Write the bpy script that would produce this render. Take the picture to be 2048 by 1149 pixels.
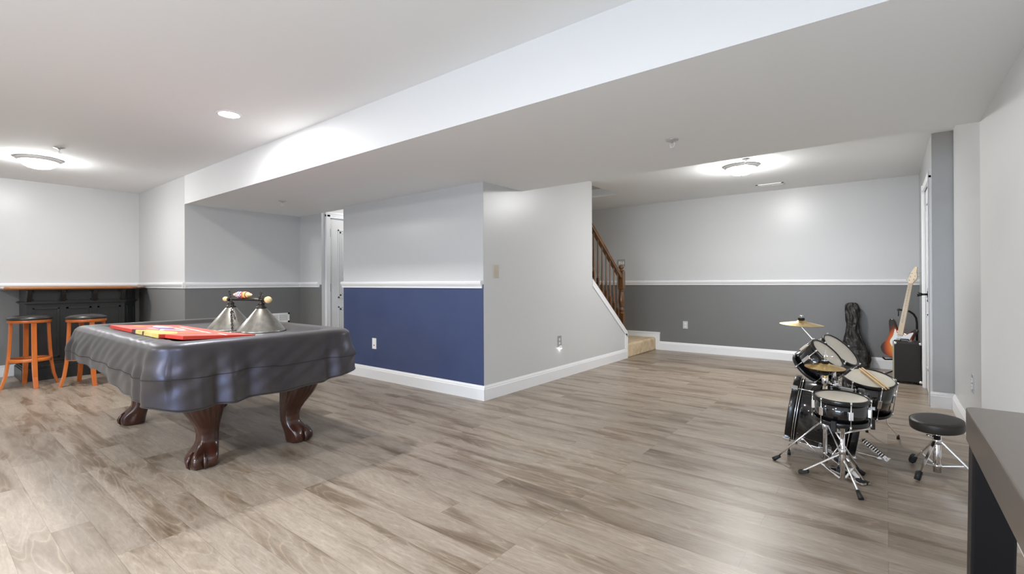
import bpy, bmesh, math, random
from mathutils import Vector, Matrix
random.seed(7)
D = bpy.data
for o in list(D.objects): D.objects.remove(o)
S = bpy.context.scene
COL = S.collection
PI = math.pi

# ------------------------------------------------------------ camera
cd = D.cameras.new('camera'); cam = D.objects.new('camera', cd); COL.objects.link(cam)
cd.sensor_width = 36; cd.sensor_fit = 'HORIZONTAL'; cd.lens = 36*953.385/2048
cd.shift_y = (562.887-574.5)/2048
cd.clip_start = .02
ri = Vector((0.78617464, 0.61798734, -0.00459157)); dn = Vector((-0.00487238, -0.00123137, -0.99998737)); fw = Vector((-0.61798519, 0.78618708, 0.002043))
cam.matrix_world = Matrix(((ri.x, -dn.x, -fw.x, 0), (ri.y, -dn.y, -fw.y, 0), (ri.z, -dn.z, -fw.z, 1.12), (0, 0, 0, 1)))
S.camera = cam
# ------------------------------------------------------------ view, world
S.view_settings.view_transform = 'Standard'; S.view_settings.look = 'None'
S.view_settings.exposure = 0.8; S.view_settings.gamma = 1; S.view_settings.use_curve_mapping = False
w = D.worlds.new('world'); S.world = w; w.use_nodes = True
w.node_tree.nodes['Background'].inputs[0].default_value = (.62, .78, 1, 1)
w.node_tree.nodes['Background'].inputs[1].default_value = 1.6
# daylight from a sliding door opening added behind the camera to brighten the room
def area(name, loc, rot, sx, sy, power, col):
    l = D.lights.new(name, 'AREA'); l.shape = 'RECTANGLE'; l.size = sx; l.size_y = sy; l.energy = power; l.color = col
    o = D.objects.new(name, l); o.location = loc; o.rotation_euler = rot; COL.objects.link(o); return o
area('daylight', (-1.1, -2.90, 1.30), (PI/2-.85, 0, 0), 2.3, 1.5, 80, (.68, .82, 1))
EM_FLUSH, EM_CAN = 105.0, 520.0

# ------------------------------------------------------------ materials
def mat(name, color, rough=.5, metal=0.0, spec=.5, coat=0.0, bump=None, emit=None, estr=0):
    m = D.materials.new(name); m.use_nodes = True; b = m.node_tree.nodes['Principled BSDF']
    b.inputs['Base Color'].default_value = (*color, 1); b.inputs['Roughness'].default_value = rough
    b.inputs['Metallic'].default_value = metal; b.inputs['Specular IOR Level'].default_value = spec
    b.inputs['Coat Weight'].default_value = coat; b.inputs['Coat Roughness'].default_value = .08
    if emit: b.inputs['Emission Color'].default_value = (*emit, 1); b.inputs['Emission Strength'].default_value = estr
    if bump:
        N = m.node_tree.nodes; L = m.node_tree.links
        tc = N.new('ShaderNodeTexCoord'); n = N.new('ShaderNodeTexNoise'); n.inputs['Scale'].default_value = bump[0]; n.inputs['Detail'].default_value = 4
        bp = N.new('ShaderNodeBump'); bp.inputs['Strength'].default_value = bump[1]; bp.inputs['Distance'].default_value = bump[2] if len(bump) > 2 else .01
        L.new(tc.outputs['Object'], n.inputs['Vector']); L.new(n.outputs['Fac'], bp.inputs['Height']); L.new(bp.outputs[0], b.inputs['Normal'])
    return m
def srgb(r, g, b):
    f = lambda c: (c/255/12.92) if c/255 < .04045 else ((c/255+.055)/1.055)**2.4
    return (f(r), f(g), f(b))
def mottled(name, c1, c2, scale, rough, stretch=(1, 1, 1), metal=0, spec=.5, bump=0, coat=0, det=5, lo=.35, hi=.65):
    m = mat(name, c1, rough, metal, spec, coat); N = m.node_tree.nodes; L = m.node_tree.links; b = N['Principled BSDF']
    tc = N.new('ShaderNodeTexCoord'); mp = N.new('ShaderNodeMapping'); mp.inputs['Scale'].default_value = stretch
    n = N.new('ShaderNodeTexNoise'); n.inputs['Scale'].default_value = scale; n.inputs['Detail'].default_value = det
    r = N.new('ShaderNodeValToRGB'); r.color_ramp.elements[0].position = lo; r.color_ramp.elements[1].position = hi
    r.color_ramp.elements[0].color = (*c1, 1); r.color_ramp.elements[1].color = (*c2, 1)
    L.new(tc.outputs['Object'], mp.inputs[0]); L.new(mp.outputs[0], n.inputs['Vector']); L.new(n.outputs['Fac'], r.inputs[0]); L.new(r.outputs[0], b.inputs['Base Color'])
    if bump:
        bp = N.new('ShaderNodeBump'); bp.inputs['Strength'].default_value = bump; bp.inputs['Distance'].default_value = .005
        L.new(n.outputs['Fac'], bp.inputs['Height']); L.new(bp.outputs[0], b.inputs['Normal'])
    return m

def paint(name, c, rough=.33, spec=.45):
    return mat(name, c, rough, 0, spec, bump=(9, .06, .004))
M = {}
M['ceil'] = mat('ceiling_white', (.89, .91, .918), .9, 0, .2)
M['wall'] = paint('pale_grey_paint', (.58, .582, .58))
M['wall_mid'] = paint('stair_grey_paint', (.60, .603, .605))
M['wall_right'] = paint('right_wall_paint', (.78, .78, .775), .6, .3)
M['dark'] = paint('charcoal_grey_paint', (.165, .163, .160), .4)
M['dark2'] = paint('lamplit_charcoal', (.235, .233, .23), .4)  # charcoal copy lightened for the walls lit strongly by the left lamp
M['dark_far'] = paint('slate_grey_paint', (.175, .174, .172), .38)
M['navy'] = mottled('navy_paint', (.041, .060, .142), (.051, .071, .156), 2.2, .42, spec=.5)
M['trim'] = mat('white_trim', (.82, .82, .83), .32, 0, .5)
M['door'] = mat('white_door', (.78, .78, .78), .35, 0, .5)
M['carpet'] = mottled('beige_carpet', (.56, .43, .27), (.70, .57, .40), 9, 1.0, spec=.1, bump=.5)
M['oak'] = mottled('stained_oak', (.070, .029, .008), (.145, .060, .017), 14, .28, (1, 1, .25), spec=.5, coat=.4)
M['orange'] = mottled('honey_orange_wood', (.46, .105, .014), (.58, .155, .024), 8, .3, (1, 1, .2), coat=.3)
M['bartop'] = mottled('bar_top_wood', (.20, .072, .020), (.31, .12, .036), 6, .22, (1, .15, 1), coat=.6)
M['barblack'] = mat('bar_black_paint', (.012, .0125, .0125), .38, 0, .5)
M['vinyl'] = mat('black_vinyl', (.022, .021, .020), .30, 0, .5, bump=(60, .1, .002))
M['vinyl2'] = mat('throne_vinyl', (.026, .022, .018), .42, 0, .4, bump=(80, .15, .002))
M['mahogany'] = mottled('mahogany', (.030, .009, .005), (.060, .018, .010), 9, .28, (1, 1, .3), coat=.35)
M['chrome'] = mat('chrome', (.92, .92, .94), .10, 1)
M['nickel'] = mottled('brushed_nickel', (.36, .35, .32), (.46, .45, .41), 40, .30, (1, 1, .05), metal=1)
M['darkmetal'] = mat('dark_bronze', (.05, .045, .04), .35, .8)
M['blackmetal'] = mat('black_metal', (.012, .012, .012), .35, .2)
M['rubber'] = mat('black_rubber', (.012, .012, .012), .6)
M['gloss'] = mat('gloss_black_shell', (.006, .006, .007), .07, 0, .5, .8)
M['hoop'] = mat('black_hoop', (.010, .010, .010), .22, 0, .5)
M['head'] = mottled('drum_head', (.72, .66, .55), (.80, .75, .65), 5, .38, spec=.4)
M['mark'] = mat('grey_print', (.2, .2, .2), .6)
M['brass'] = mottled('cymbal_brass', (.80, .56, .22), (.90, .70, .36), 16, .26, metal=1)
M['felt'] = mat('black_felt', (.01, .01, .01), .95)
M['stick'] = mottled('hickory', (.72, .46, .20), (.80, .56, .28), 12, .45, (1, 1, 1))
M['pale_wood'] = mottled('pale_wood', (.74, .52, .22), (.84, .64, .34), 12, .35)
M['plate'] = mat('white_plate', (.85, .85, .84), .35)
M['ivory'] = mat('ivory_plate', (.52, .47, .38), .35)
M['slot'] = mat('dark_slot', (.05, .05, .05), .6)
M['steelplate'] = mat('brushed_plate', (.45, .45, .45), .35, .6)
M['glasslamp'] = mat('lit_glass', (.9, .9, .88), .3, emit=(1, .998, .985), estr=EM_FLUSH*.85)
M['glasslamp3'] = mat('lit_glass_far', (.9, .9, .88), .3, emit=(1, .998, .985), estr=EM_FLUSH*1.38)
M['glasslamp2'] = mat('lit_glass_bright', (.9, .9, .88), .3, emit=(1, .998, .985), estr=EM_FLUSH*1.9)
M['canlamp'] = mat('lit_bulb', (.9, .9, .88), .3, emit=(1, .998, .985), estr=EM_CAN)
M['candim'] = mat('lit_bulb_dim', (.9, .9, .88), .3, emit=(1, .985, .955), estr=EM_CAN*.13)
M['lamprim'] = mat('pale_rim', (.70, .70, .70), .4, .2)
M['silver'] = mat('satin_rim', (.62, .62, .62), .3, .7)
M['tablebrown'] = mat('table_brown_black', (.085, .064, .050), .30, 0, .5, bump=(120, .06, .001))
M['tableblack'] = mat('table_black', (.005, .005, .006), .4, 0, .3)
M['tablebrown'].node_tree.nodes['Principled BSDF'].inputs['Coat Weight'].default_value = .5
M['tablebrown'].node_tree.nodes['Principled BSDF'].inputs['Coat Roughness'].default_value = .22
M['grille'] = mat('tan_grille', (.42, .38, .28), .7)
M['tolex'] = mat('black_tolex', (.014, .012, .010), .6, bump=(200, .5, .002))
M['bag'] = mat('black_nylon', (.014, .012, .010), .45, 0, .5, bump=(22, .6, .02))
M['maple'] = mottled('maple_neck', (.72, .58, .42), (.80, .67, .50), 8, .3)
M['pickguard'] = mat('white_pickguard', (.75, .78, .80), .25)

# pool table cover: charcoal leatherette with fine weave
m = mottled('cover_leatherette', (.025, .019, .013), (.036, .028, .019), 5, .40, spec=.72, bump=.18, det=6); M['cover'] = m
m.node_tree.nodes['Principled BSDF'].inputs['Specular Tint'].default_value = (.58, .64, 1, 1)  # blue tint paints in cool outdoor light reflected by the facing sides
m.node_tree.nodes['Principled BSDF'].inputs['Sheen Weight'].default_value = .15
M['seam'] = mat('seam_thread', (.012, .012, .012), .7)

# floor: wood-look planks running along x
def floor_mat():
    m = mat('plank_floor', (.3, .25, .2), .34, 0, .5); N = m.node_tree.nodes; L = m.node_tree.links; b = N['Principled BSDF']
    tc = N.new('ShaderNodeTexCoord')
    br = N.new('ShaderNodeTexBrick'); br.offset = .37; br.offset_frequency = 3; br.squash = 1
    for k, v in (('Scale', 1), ('Mortar Size', .0009), ('Brick Width', 1.25), ('Row Height', .134), ('Bias', 0), ('Mortar Smooth', .2)): br.inputs[k].default_value = v
    br.inputs['Color1'].default_value = (0, 0, 0, 1); br.inputs['Color2'].default_value = (1, 1, 1, 1); br.inputs['Mortar'].default_value = (.5, .5, .5, 1)
    L.new(tc.outputs['Object'], br.inputs['Vector'])
    # strips inside each plank
    b2 = N.new('ShaderNodeTexBrick'); b2.offset = .37; b2.offset_frequency = 3
    for k, v in (('Scale', 1), ('Mortar Size', 0), ('Brick Width', 1.25), ('Row Height', .134), ('Bias', 0)): b2.inputs[k].default_value = v
    b2.inputs['Color1'].default_value = (0, 0, 0, 1); b2.inputs['Color2'].default_value = (1, 1, 1, 1)
    L.new(tc.outputs['Object'], b2.inputs['Vector'])
    mul = N.new('ShaderNodeVectorMath'); mul.operation = 'SCALE'; mul.inputs['Scale'].default_value = 31.0
    L.new(b2.outputs['Color'], mul.inputs[0])
    add = N.new('ShaderNodeVectorMath'); add.operation = 'ADD'
    mp = N.new('ShaderNodeMapping'); mp.inputs['Scale'].default_value = (1.15, 7.0, 1)
    L.new(tc.outputs['Object'], mp.inputs[0]); L.new(mp.outputs[0], add.inputs[0]); L.new(mul.outputs[0], add.inputs[1])
    def noise(sc, det, rough, dist=0):
        n = N.new('ShaderNodeTexNoise'); n.inputs['Scale'].default_value = sc; n.inputs['Detail'].default_value = det; n.inputs['Roughness'].default_value = rough; n.inputs['Distortion'].default_value = dist
        L.new(add.outputs[0], n.inputs['Vector']); return n
    patch = noise(1.1, 3, .55, .6)
    grain = noise(9, 8, .7, 1.2)
    cn = noise(.75, 2, .45, .3)
    def math_(op, a, v):
        x = N.new('ShaderNodeMath'); x.operation = op; L.new(a, x.inputs[0]); x.inputs[1].default_value = v; return x.outputs[0]
    contour = math_('PINGPONG', math_('MULTIPLY', cn.outputs['Fac'], 34), 1)
    def ramp(src, stops):
        r = N.new('ShaderNodeValToRGB'); e = r.color_ramp.elements
        while len(e) < len(stops): e.new(.5)
        for i, (p, c) in enumerate(stops): e[i].position = p; e[i].color = (*c, 1)
        L.new(src, r.inputs[0]); return r
    base = ramp(patch.outputs['Fac'], [(.24, (.140, .099, .066)), (.40, (.232, .180, .132)), (.48, (.312, .257, .203)), (.75, (.385, .326, .265))])
    gr = ramp(grain.outputs['Fac'], [(.30, (.72, .69, .66)), (.55, (1, 1, 1)), (.72, (1.18, 1.18, 1.18))])
    ring0 = ramp(contour, [(0, (.88, .87, .85)), (.5, (1.0, 1.0, 1.0)), (.8, (1.05, 1.05, 1.05)), (1, (1.55, 1.55, 1.55))])
    mr = N.new('ShaderNodeMapRange'); mr.inputs[1].default_value = .36; mr.inputs[2].default_value = .52; mr.inputs[3].default_value = .9; mr.inputs[4].default_value = .22
    L.new(patch.outputs['Fac'], mr.inputs[0])
    rx = N.new('ShaderNodeMix'); rx.data_type = 'RGBA'; rx.inputs[6].default_value = (1, 1, 1, 1); L.new(mr.outputs[0], rx.inputs[0]); L.new(ring0.outputs[0], rx.inputs[7])
    class _R: outputs = [rx.outputs[2]]
    ring = _R
    def mixmul(a, c, fac=1):
        x = N.new('ShaderNodeMix'); x.data_type = 'RGBA'; x.blend_type = 'MULTIPLY'; x.inputs[0].default_value = fac
        L.new(a, x.inputs[6]); L.new(c, x.inputs[7]); return x.outputs[2]
    c = mixmul(base.outputs[0], gr.outputs[0], .9); c = mixmul(c, ring.outputs[0], 1)
    tone = ramp(b2.outputs['Color'], [(0, (.72, .69, .66)), (.14, (.92, .915, .91)), (.7, (1.02, 1.02, 1.02)), (1, (1.08, 1.08, 1.08))])
    c = mixmul(c, tone.outputs[0], 1)
    seam = ramp(br.outputs['Fac'], [(0, (1, 1, 1)), (1, (.62, .58, .54))])
    c = mixmul(c, seam.outputs[0], 1)
    L.new(c, b.inputs['Base Color'])
    rr = N.new('ShaderNodeMapRange'); rr.inputs[3].default_value = .26; rr.inputs[4].default_value = .46
    L.new(grain.outputs['Fac'], rr.inputs[0]); L.new(rr.outputs[0], b.inputs['Roughness'])
    bp = N.new('ShaderNodeBump'); bp.inputs['Strength'].default_value = .12; bp.inputs['Distance'].default_value = .003
    L.new(grain.outputs['Fac'], bp.inputs['Height']); L.new(bp.outputs[0], b.inputs['Normal'])
    return m
M['floor'] = floor_mat()

# ------------------------------------------------------------ mesh builder
def frame(d):
    d = Vector(d).normalized(); a = Vector((0, 0, 1)) if abs(d.z) < .95 else Vector((1, 0, 0))
    u = a.cross(d).normalized(); return u, d.cross(u), d
class MB:
    def __init__(s): s.v = []; s.f = []; s.mi = []; s.sm = []
    def add(s, vs, fs, mi=0, sm=False):
        n = len(s.v); s.v += [Vector(v) for v in vs]
        for f in fs: s.f.append([n+i for i in f]); s.mi.append(mi); s.sm.append(sm)
        return s
    def box(s, x0, x1, y0, y1, z0, z1, mi=0):
        vs = [(x, y, z) for z in (z0, z1) for y in (y0, y1) for x in (x0, x1)]
        return s.add(vs, [(0, 2, 3, 1), (4, 5, 7, 6), (0, 1, 5, 4), (2, 6, 7, 3), (0, 4, 6, 2), (1, 3, 7, 5)], mi)
    def obox(s, c, hx, hy, hz, R=None, mi=0):
        R = R or Matrix.Identity(3); c = Vector(c)
        vs = [c + R @ Vector((x*hx, y*hy, z*hz)) for z in (-1, 1) for y in (-1, 1) for x in (-1, 1)]
        return s.add(vs, [(0, 2, 3, 1), (4, 5, 7, 6), (0, 1, 5, 4), (2, 6, 7, 3), (0, 4, 6, 2), (1, 3, 7, 5)], mi)
    def bar(s, a, b, w, h, mi=0):      # rectangular bar between two points; h is the size along the 'up-ish' axis
        a = Vector(a); b = Vector(b); u, v, d = frame(b-a)
        vs = [p + u*(x*w/2) + v*(y*h/2) for p in (a, b) for x, y in ((-1, -1), (1, -1), (1, 1), (-1, 1))]
        return s.add(vs, [(3, 2, 1, 0), (4, 5, 6, 7), (0, 1, 5, 4), (1, 2, 6, 5), (2, 3, 7, 6), (3, 0, 4, 7)], mi)
    def loft(s, rings, closed_ends=True, mi=0, sm=True, loop=False):
        n = len(rings[0]); vs = [p for r in rings for p in r]; fs = []
        m_ = len(rings)
        for i in range(m_ if loop else m_-1):
            j = (i+1) % m_
            for k in range(n):
                l = (k+1) % n; fs.append((i*n+k, i*n+l, j*n+l, j*n+k))
        s.add(vs, fs, mi, sm)
        if closed_ends and not loop:
            s.add(rings[0], [tuple(reversed(range(n)))], mi); s.add(rings[-1], [tuple(range(n))], mi)
        return s
    def cyl(s, a, b, r1, r2=None, n=20, mi=0, sm=True):
        r2 = r1 if r2 is None else r2; a = Vector(a); b = Vector(b); u, v, d = frame(b-a)
        R = lambda c, r: [c + u*(r*math.cos(2*PI*k/n)) + v*(r*math.sin(2*PI*k/n)) for k in range(n)]
        return s.loft([R(a, r1), R(b, r2)], True, mi, sm)
    def lathe(s, prof, o=(0, 0, 0), d=(0, 0, 1), n=32, mi=0, sm=True, cap=False):
        o = Vector(o); u, v, d = frame(d)
        rings = [[o + d*h + u*(max(r, 1e-4)*math.cos(2*PI*k/n)) + v*(max(r, 1e-4)*math.sin(2*PI*k/n)) for k in range(n)] for r, h in prof]
        return s.loft(rings, cap, mi, sm)
    def tube(s, pts, r, n=10, mi=0, closed=False):
        pts = [Vector(p) for p in pts]; rings = []; m_ = len(pts); pu = None
        for i, p in enumerate(pts):
            if closed: t = pts[(i+1) % m_]-pts[i-1]
            else: t = pts[min(i+1, m_-1)]-pts[max(i-1, 0)]
            t.normalize()
            if pu is None: u, v, _ = frame(t)
            else:
                u = (pu - t*pu.dot(t)).normalized(); v = t.cross(u)
            pu = u; rr = r[i] if isinstance(r, (list, tuple)) else r
            rings.append([p + u*(rr*math.cos(2*PI*k/n)) + v*(rr*math.sin(2*PI*k/n)) for k in range(n)])
        return s.loft(rings, not closed, mi, True, closed)
    def torus(s, c, d, R, r, n=40, k=8, mi=0):
        c = Vector(c); u, v, d = frame(d)
        return s.tube([c + u*(R*math.cos(2*PI*i/n)) + v*(R*math.sin(2*PI*i/n)) for i in range(n)], r, k, mi, True)
    def prism(s, poly, fn, h0, h1, mi=0, sm=False):    # poly of (a,b); fn(a,b,h)->point
        n = len(poly); vs = [fn(a, b, h) for h in (h0, h1) for a, b in poly]
        s.add(vs, [tuple(reversed(range(n))), tuple(range(n, 2*n))], mi)
        s.add(vs, [(i, (i+1) % n, n+(i+1) % n, n+i) for i in range(n)], mi, sm); return s
    def sphere(s, c, r, sc=(1, 1, 1), n=16, m_=10, mi=0, R=None):
        R = R or Matrix.Identity(3); c = Vector(c); rings = []
        for i in range(m_+1):
            t = PI*i/m_; z = -math.cos(t); q = max(math.sin(t), 1e-3)
            rings.append([c + R @ Vector((r*sc[0]*q*math.cos(2*PI*k/n), r*sc[1]*q*math.sin(2*PI*k/n), r*sc[2]*z)) for k in range(n)])
        return s.loft(rings, False, mi, True)
    def build(s, name, mats, parent=None, bevel=0, local=False, subsurf=0, weld=True, auto=None):
        me = D.meshes.new(name); off = Vector((0, 0, 0))
        if parent is not None and not local:
            q = parent
            while q is not None: off += q.location; q = q.parent
        me.from_pydata([tuple(v-off) for v in s.v], [], s.f)
        for m_ in (mats if isinstance(mats, (list, tuple)) else [mats]): me.materials.append(m_)
        for p, i, sm in zip(me.polygons, s.mi, s.sm): p.material_index = i; p.use_smooth = sm
        bm = bmesh.new(); bm.from_mesh(me)
        if weld: bmesh.ops.remove_doubles(bm, verts=bm.verts, dist=1e-5)
        bmesh.ops.recalc_face_normals(bm, faces=bm.faces); bm.to_mesh(me); bm.free()
        o = D.objects.new(name, me); COL.objects.link(o)
        if parent is not None: o.parent = parent
        if bevel:
            b = o.modifiers.new('bevel', 'BEVEL'); b.width = bevel; b.segments = 2; b.limit_method = 'ANGLE'; b.angle_limit = .7
        if subsurf:
            b = o.modifiers.new('sub', 'SUBSURF'); b.levels = subsurf; b.render_levels = subsurf
        if auto: o.modifiers.new('es', 'EDGE_SPLIT').split_angle = auto
        return o
def tag(o, label=None, cat=None, group=None, kind=None):
    if label: o['label'] = label
    if cat: o['category'] = cat
    if group: o['group'] = group
    if kind: o['kind'] = kind
    return o
def thing(name, label, cat, loc=(0, 0, 0), group=None, rz=0):
    o = D.objects.new(name, None); COL.objects.link(o); o.location = loc; o.rotation_euler = (0, 0, rz); o.empty_display_size = .1
    return tag(o, label, cat, group)
def struct(o, label=None): o['kind'] = 'structure'; o['category'] = o.name.split('_')[0].split('.')[0]; 
def st(mb, name, mats, label=None, cat=None, **k):
    o = mb.build(name, mats, **k); o['kind'] = 'structure'
    if label: o['label'] = label
    o['category'] = cat or name.split('_')[0]
    return o
def copy_tree(o, parent=None):
    c = o.copy(); COL.objects.link(c); c.parent = parent
    for ch in list(o.children): copy_tree(ch, c)
    return c

# ------------------------------------------------------------ room shell
CZ = 2.415; SZ = 2.074; ZR = 1.10
XL = -8.43; XR = .445; YB = -3.0; YF = 7.663
Y1 = 2.07; YC = 3.379; XC = -3.0; XBL = -5.33
st(MB().box(XL-.1, XR+.1, YB-.1, YF+.1, -.1, 0), 'floor', M['floor'], 'grey brown wood-look plank floor')
# ceiling, with the stairwell opening
SX0, SX1, SYA, SYB = -4.35, -3.11, 3.6, 6.52
c = MB()
c.box(XL-.1, XR+.1, YB-.1, Y1, CZ, CZ+.12)
c.box(-6.8, XR+.1, Y1, SYA, CZ, CZ+.12); c.box(-6.8, SX0, SYA, YF+.1, CZ, CZ+.12); c.box(SX1, XR+.1, SYA, YF+.1, CZ, CZ+.12); c.box(SX0, SX1, SYB, YF+.1, CZ, CZ+.12)
st(c, 'ceiling', M['ceil'], 'white painted ceiling')
c = MB(); z1 = CZ+.9
c.box(SX0-.06, SX0, SYA, SYB, CZ+.12, z1); c.box(SX1, SX1+.06, SYA, SYB, CZ+.12, z1); c.box(SX0-.06, SX1+.06, SYB, SYB+.06, CZ+.12, z1); c.box(SX0-.06, SX1+.06, SYA-.06, SYA, CZ+.12, z1); c.box(SX0-.06, SX1+.06, SYA-.06, SYB+.06, z1, z1+.05)
st(c, 'ceiling.001', M['wall'], 'upper faces of the stairwell opening in the ceiling', 'ceiling')
# dropped soffit across the room
c = MB()
c.box(-6.62, XBL, Y1, 3.5, SZ, CZ); c.box(XBL, XC, Y1, YC, SZ, CZ); c.box(XC, XR, Y1, 4.0, SZ, CZ)
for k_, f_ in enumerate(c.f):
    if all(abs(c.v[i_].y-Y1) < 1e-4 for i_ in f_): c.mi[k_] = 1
st(c, 'ceiling.002', [M['ceil'], mat('soffit_face_darkened', (.70, .70, .70), .7, 0, .3)], 'long dropped soffit crossing the room', 'ceiling')  # front face colour darkened to hold back the strong direct light

def wall2(x0, x1, y0, y1, top, mats, name, label, zr=ZR, **k):
    b = MB().box(x0, x1, y0, y1, 0, zr, 0).box(x0, x1, y0, y1, zr, top, 1)
    return st(b, name, mats, label, weld=False, **k)
wall2(XL-.1, XL, YB-.1, Y1+.1, CZ, [M['dark2'], M['wall']], 'wall_left', 'left end wall behind the bar, pale above and grey below')
wall2(XL-.1, -6.621, Y1, Y1+.1, CZ, [M['dark2'], M['wall']], 'wall_bar_side', 'short wall right of the bar, pale above and grey below')
b = MB().box(-6.72, -6.62, Y1+.002, 3.6, 0, ZR, 0).box(-6.72, -6.62, Y1+.002, 3.6, ZR, CZ, 1)
b.box(-6.62, -6.051, 3.5, 3.6, 0, ZR, 0).box(-6.62, -6.051, 3.5, 3.6, ZR, CZ, 1)
st(b, 'wall_recess', [M['dark'], M['wall']], 'recess wall under the soffit with the wall register', weld=False)
# door wall in the passage
b = MB().box(-6.15, -6.05, 3.6, 5.2, 2.05, CZ).box(-6.15, -6.05, 4.45, 5.2, 0, 2.05).box(-6.15, -6.05, 3.503, 3.62, 0, 2.05).box(-6.15, -5.2, 5.1, 5.2, 0, CZ)
st(b, 'wall_passage', M['wall'], 'passage walls around the left white door')
# stair block: navy face, grey side
b = MB().box(XBL, XC-.001, YC, YC+.1, 0, ZR, 0).box(XBL, XC-.001, YC, YC+.1, ZR, CZ, 1)
st(b, 'wall_navy', [M['navy'], M['wall']], 'wall with navy lower half and pale grey upper half', weld=False)
st(MB().box(XBL, XBL+.1, YC+.1, 5.1, 0, CZ), 'wall_passage_side', M['wall'], 'side of the stair block facing the passage')
KT = 1.12; KB = .36
poly = [(YC+.003, 0), (6.53, 0), (6.53, KB), (5.50, KT), (5.50, CZ), (YC+.003, CZ)]
st(MB().prism(poly, lambda a, b_, h: (h, a, b_), XC-.11, XC), 'wall_stair', M['wall_mid'], 'grey wall beside the stairs, sloping down to the newel')
st(MB().box(SX0-.1, SX0, YC+.1, SYB, 0, CZ+.3), 'wall_stair_inner', M['wall'], 'inner wall of the stairwell')
st(MB().box(-6.05, SX0-.1, SYB-.1, SYB, 0, CZ).box(-6.15, -6.05, SYB-.1, YF, 0, CZ), 'wall_landing', M['wall'], 'wall at the end of the landing')
wall2(-6.15, XR+.1, YF, YF+.1, CZ, [M['dark_far'], M['wall']], 'wall_far', 'far wall, pale grey above the rail and slate below')
# right side
XD = .315
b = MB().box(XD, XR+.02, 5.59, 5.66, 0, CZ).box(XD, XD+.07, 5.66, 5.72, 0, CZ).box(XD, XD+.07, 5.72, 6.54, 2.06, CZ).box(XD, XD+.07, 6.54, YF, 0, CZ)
st(b, 'wall_pier', paint('pier_shaded_grey', (.44, .443, .445)), 'projecting pier by the white door')  # neighbouring wall grey, darkened in colour because the pier gets less light
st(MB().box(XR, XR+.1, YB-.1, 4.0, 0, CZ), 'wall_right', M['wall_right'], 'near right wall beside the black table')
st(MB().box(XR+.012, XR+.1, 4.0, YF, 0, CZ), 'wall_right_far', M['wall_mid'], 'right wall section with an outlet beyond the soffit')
# back wall with a sliding door opening added to let light in
b = MB()
b.box(XL-.1, -2.3, YB-.1, YB, 0, CZ).box(.1, XR+.1, YB-.1, YB, 0, CZ).box(-2.3, .1, YB-.1, YB, 2.1, CZ)
st(b, 'wall_back', M['wall'], 'wall behind the camera with an added door opening')
b = MB()
for x in (-2.3, -1.15, .04): b.box(x, x+.06, YB-.08, YB-.02, 0, 2.1)
b.box(-2.3, .1, YB-.08, YB-.02, 2.04, 2.1).box(-2.3, .1, YB-.08, YB-.02, 0, .06)
st(b, 'window_added', M['trim'], 'white frame of an added patio door opening')

# baseboards (profiled) and chair rails
BB = [(0, 0), (.016, 0), (.016, .105), (.012, .112), (.012, .120), (.007, .130), (.004, .139), (0, .139)]
RAIL = [(0, 1.063), (.012, 1.063), (.014, 1.082), (.022, 1.088), (.022, 1.092), (.030, 1.100), (.034, 1.118), (.030, 1.132), (.014, 1.137), (0, 1.137)]
def run(b, prof, p0, p1, n, mi=0):   # extrude profile from p0 to p1 with outward normal n
    p0 = Vector((*p0, 0)); p1 = Vector((*p1, 0)); n = Vector((*n, 0))
    k = len(prof); vs = [p + n*a + Vector((0, 0, z)) for p in (p0, p1) for a, z in prof]
    b.add(vs, [(i, (i+1) % k, k+(i+1) % k, k+i) for i in range(k)] + [tuple(range(k)), tuple(reversed(range(k, 2*k)))], mi)
    return b
st(run(run(MB(), BB, (XL, YB), (XL, Y1), (1, 0)), BB, (XL, Y1), (-6.604, Y1), (0, -1)), 'baseboard_left', M['trim'], 'white baseboard behind the bar')
st(run(run(MB(), BB, (-6.62, Y1-.0005), (-6.62, 3.5), (1, 0)), BB, (-6.62, 3.5), (-6.12, 3.5), (0, -1)), 'baseboard_recess', M['trim'], 'white baseboard of the recess wall')
st(run(MB(), BB, (XBL, YC), (XC+.016, YC), (0, -1)), 'baseboard_navy', M['trim'], 'white baseboard under the navy wall')
st(run(MB(), BB, (XC, YC-.0005), (XC, 6.53), (1, 0)), 'baseboard_stair', M['trim'], 'white baseboard along the grey stair wall')
st(run(MB(), BB, (-2.935, YF), (XD, YF), (0, -1)), 'baseboard_far', M['trim'], 'white baseboard along the far wall')
st(run(run(MB(), BB, (XD, 6.62), (XD, YF), (-1, 0)), BB, (XD-.016, 5.59), (XR+.012, 5.59), (0, -1)), 'baseboard_pier', M['trim'], 'white baseboard around the pier')
st(run(run(MB(), BB, (XR+.012, 4.0), (XR+.012, 5.59), (-1, 0)), BB, (XR, YB), (XR, 4.0), (-1, 0)), 'baseboard_right', M['trim'], 'white baseboard of the right wall')
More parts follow.
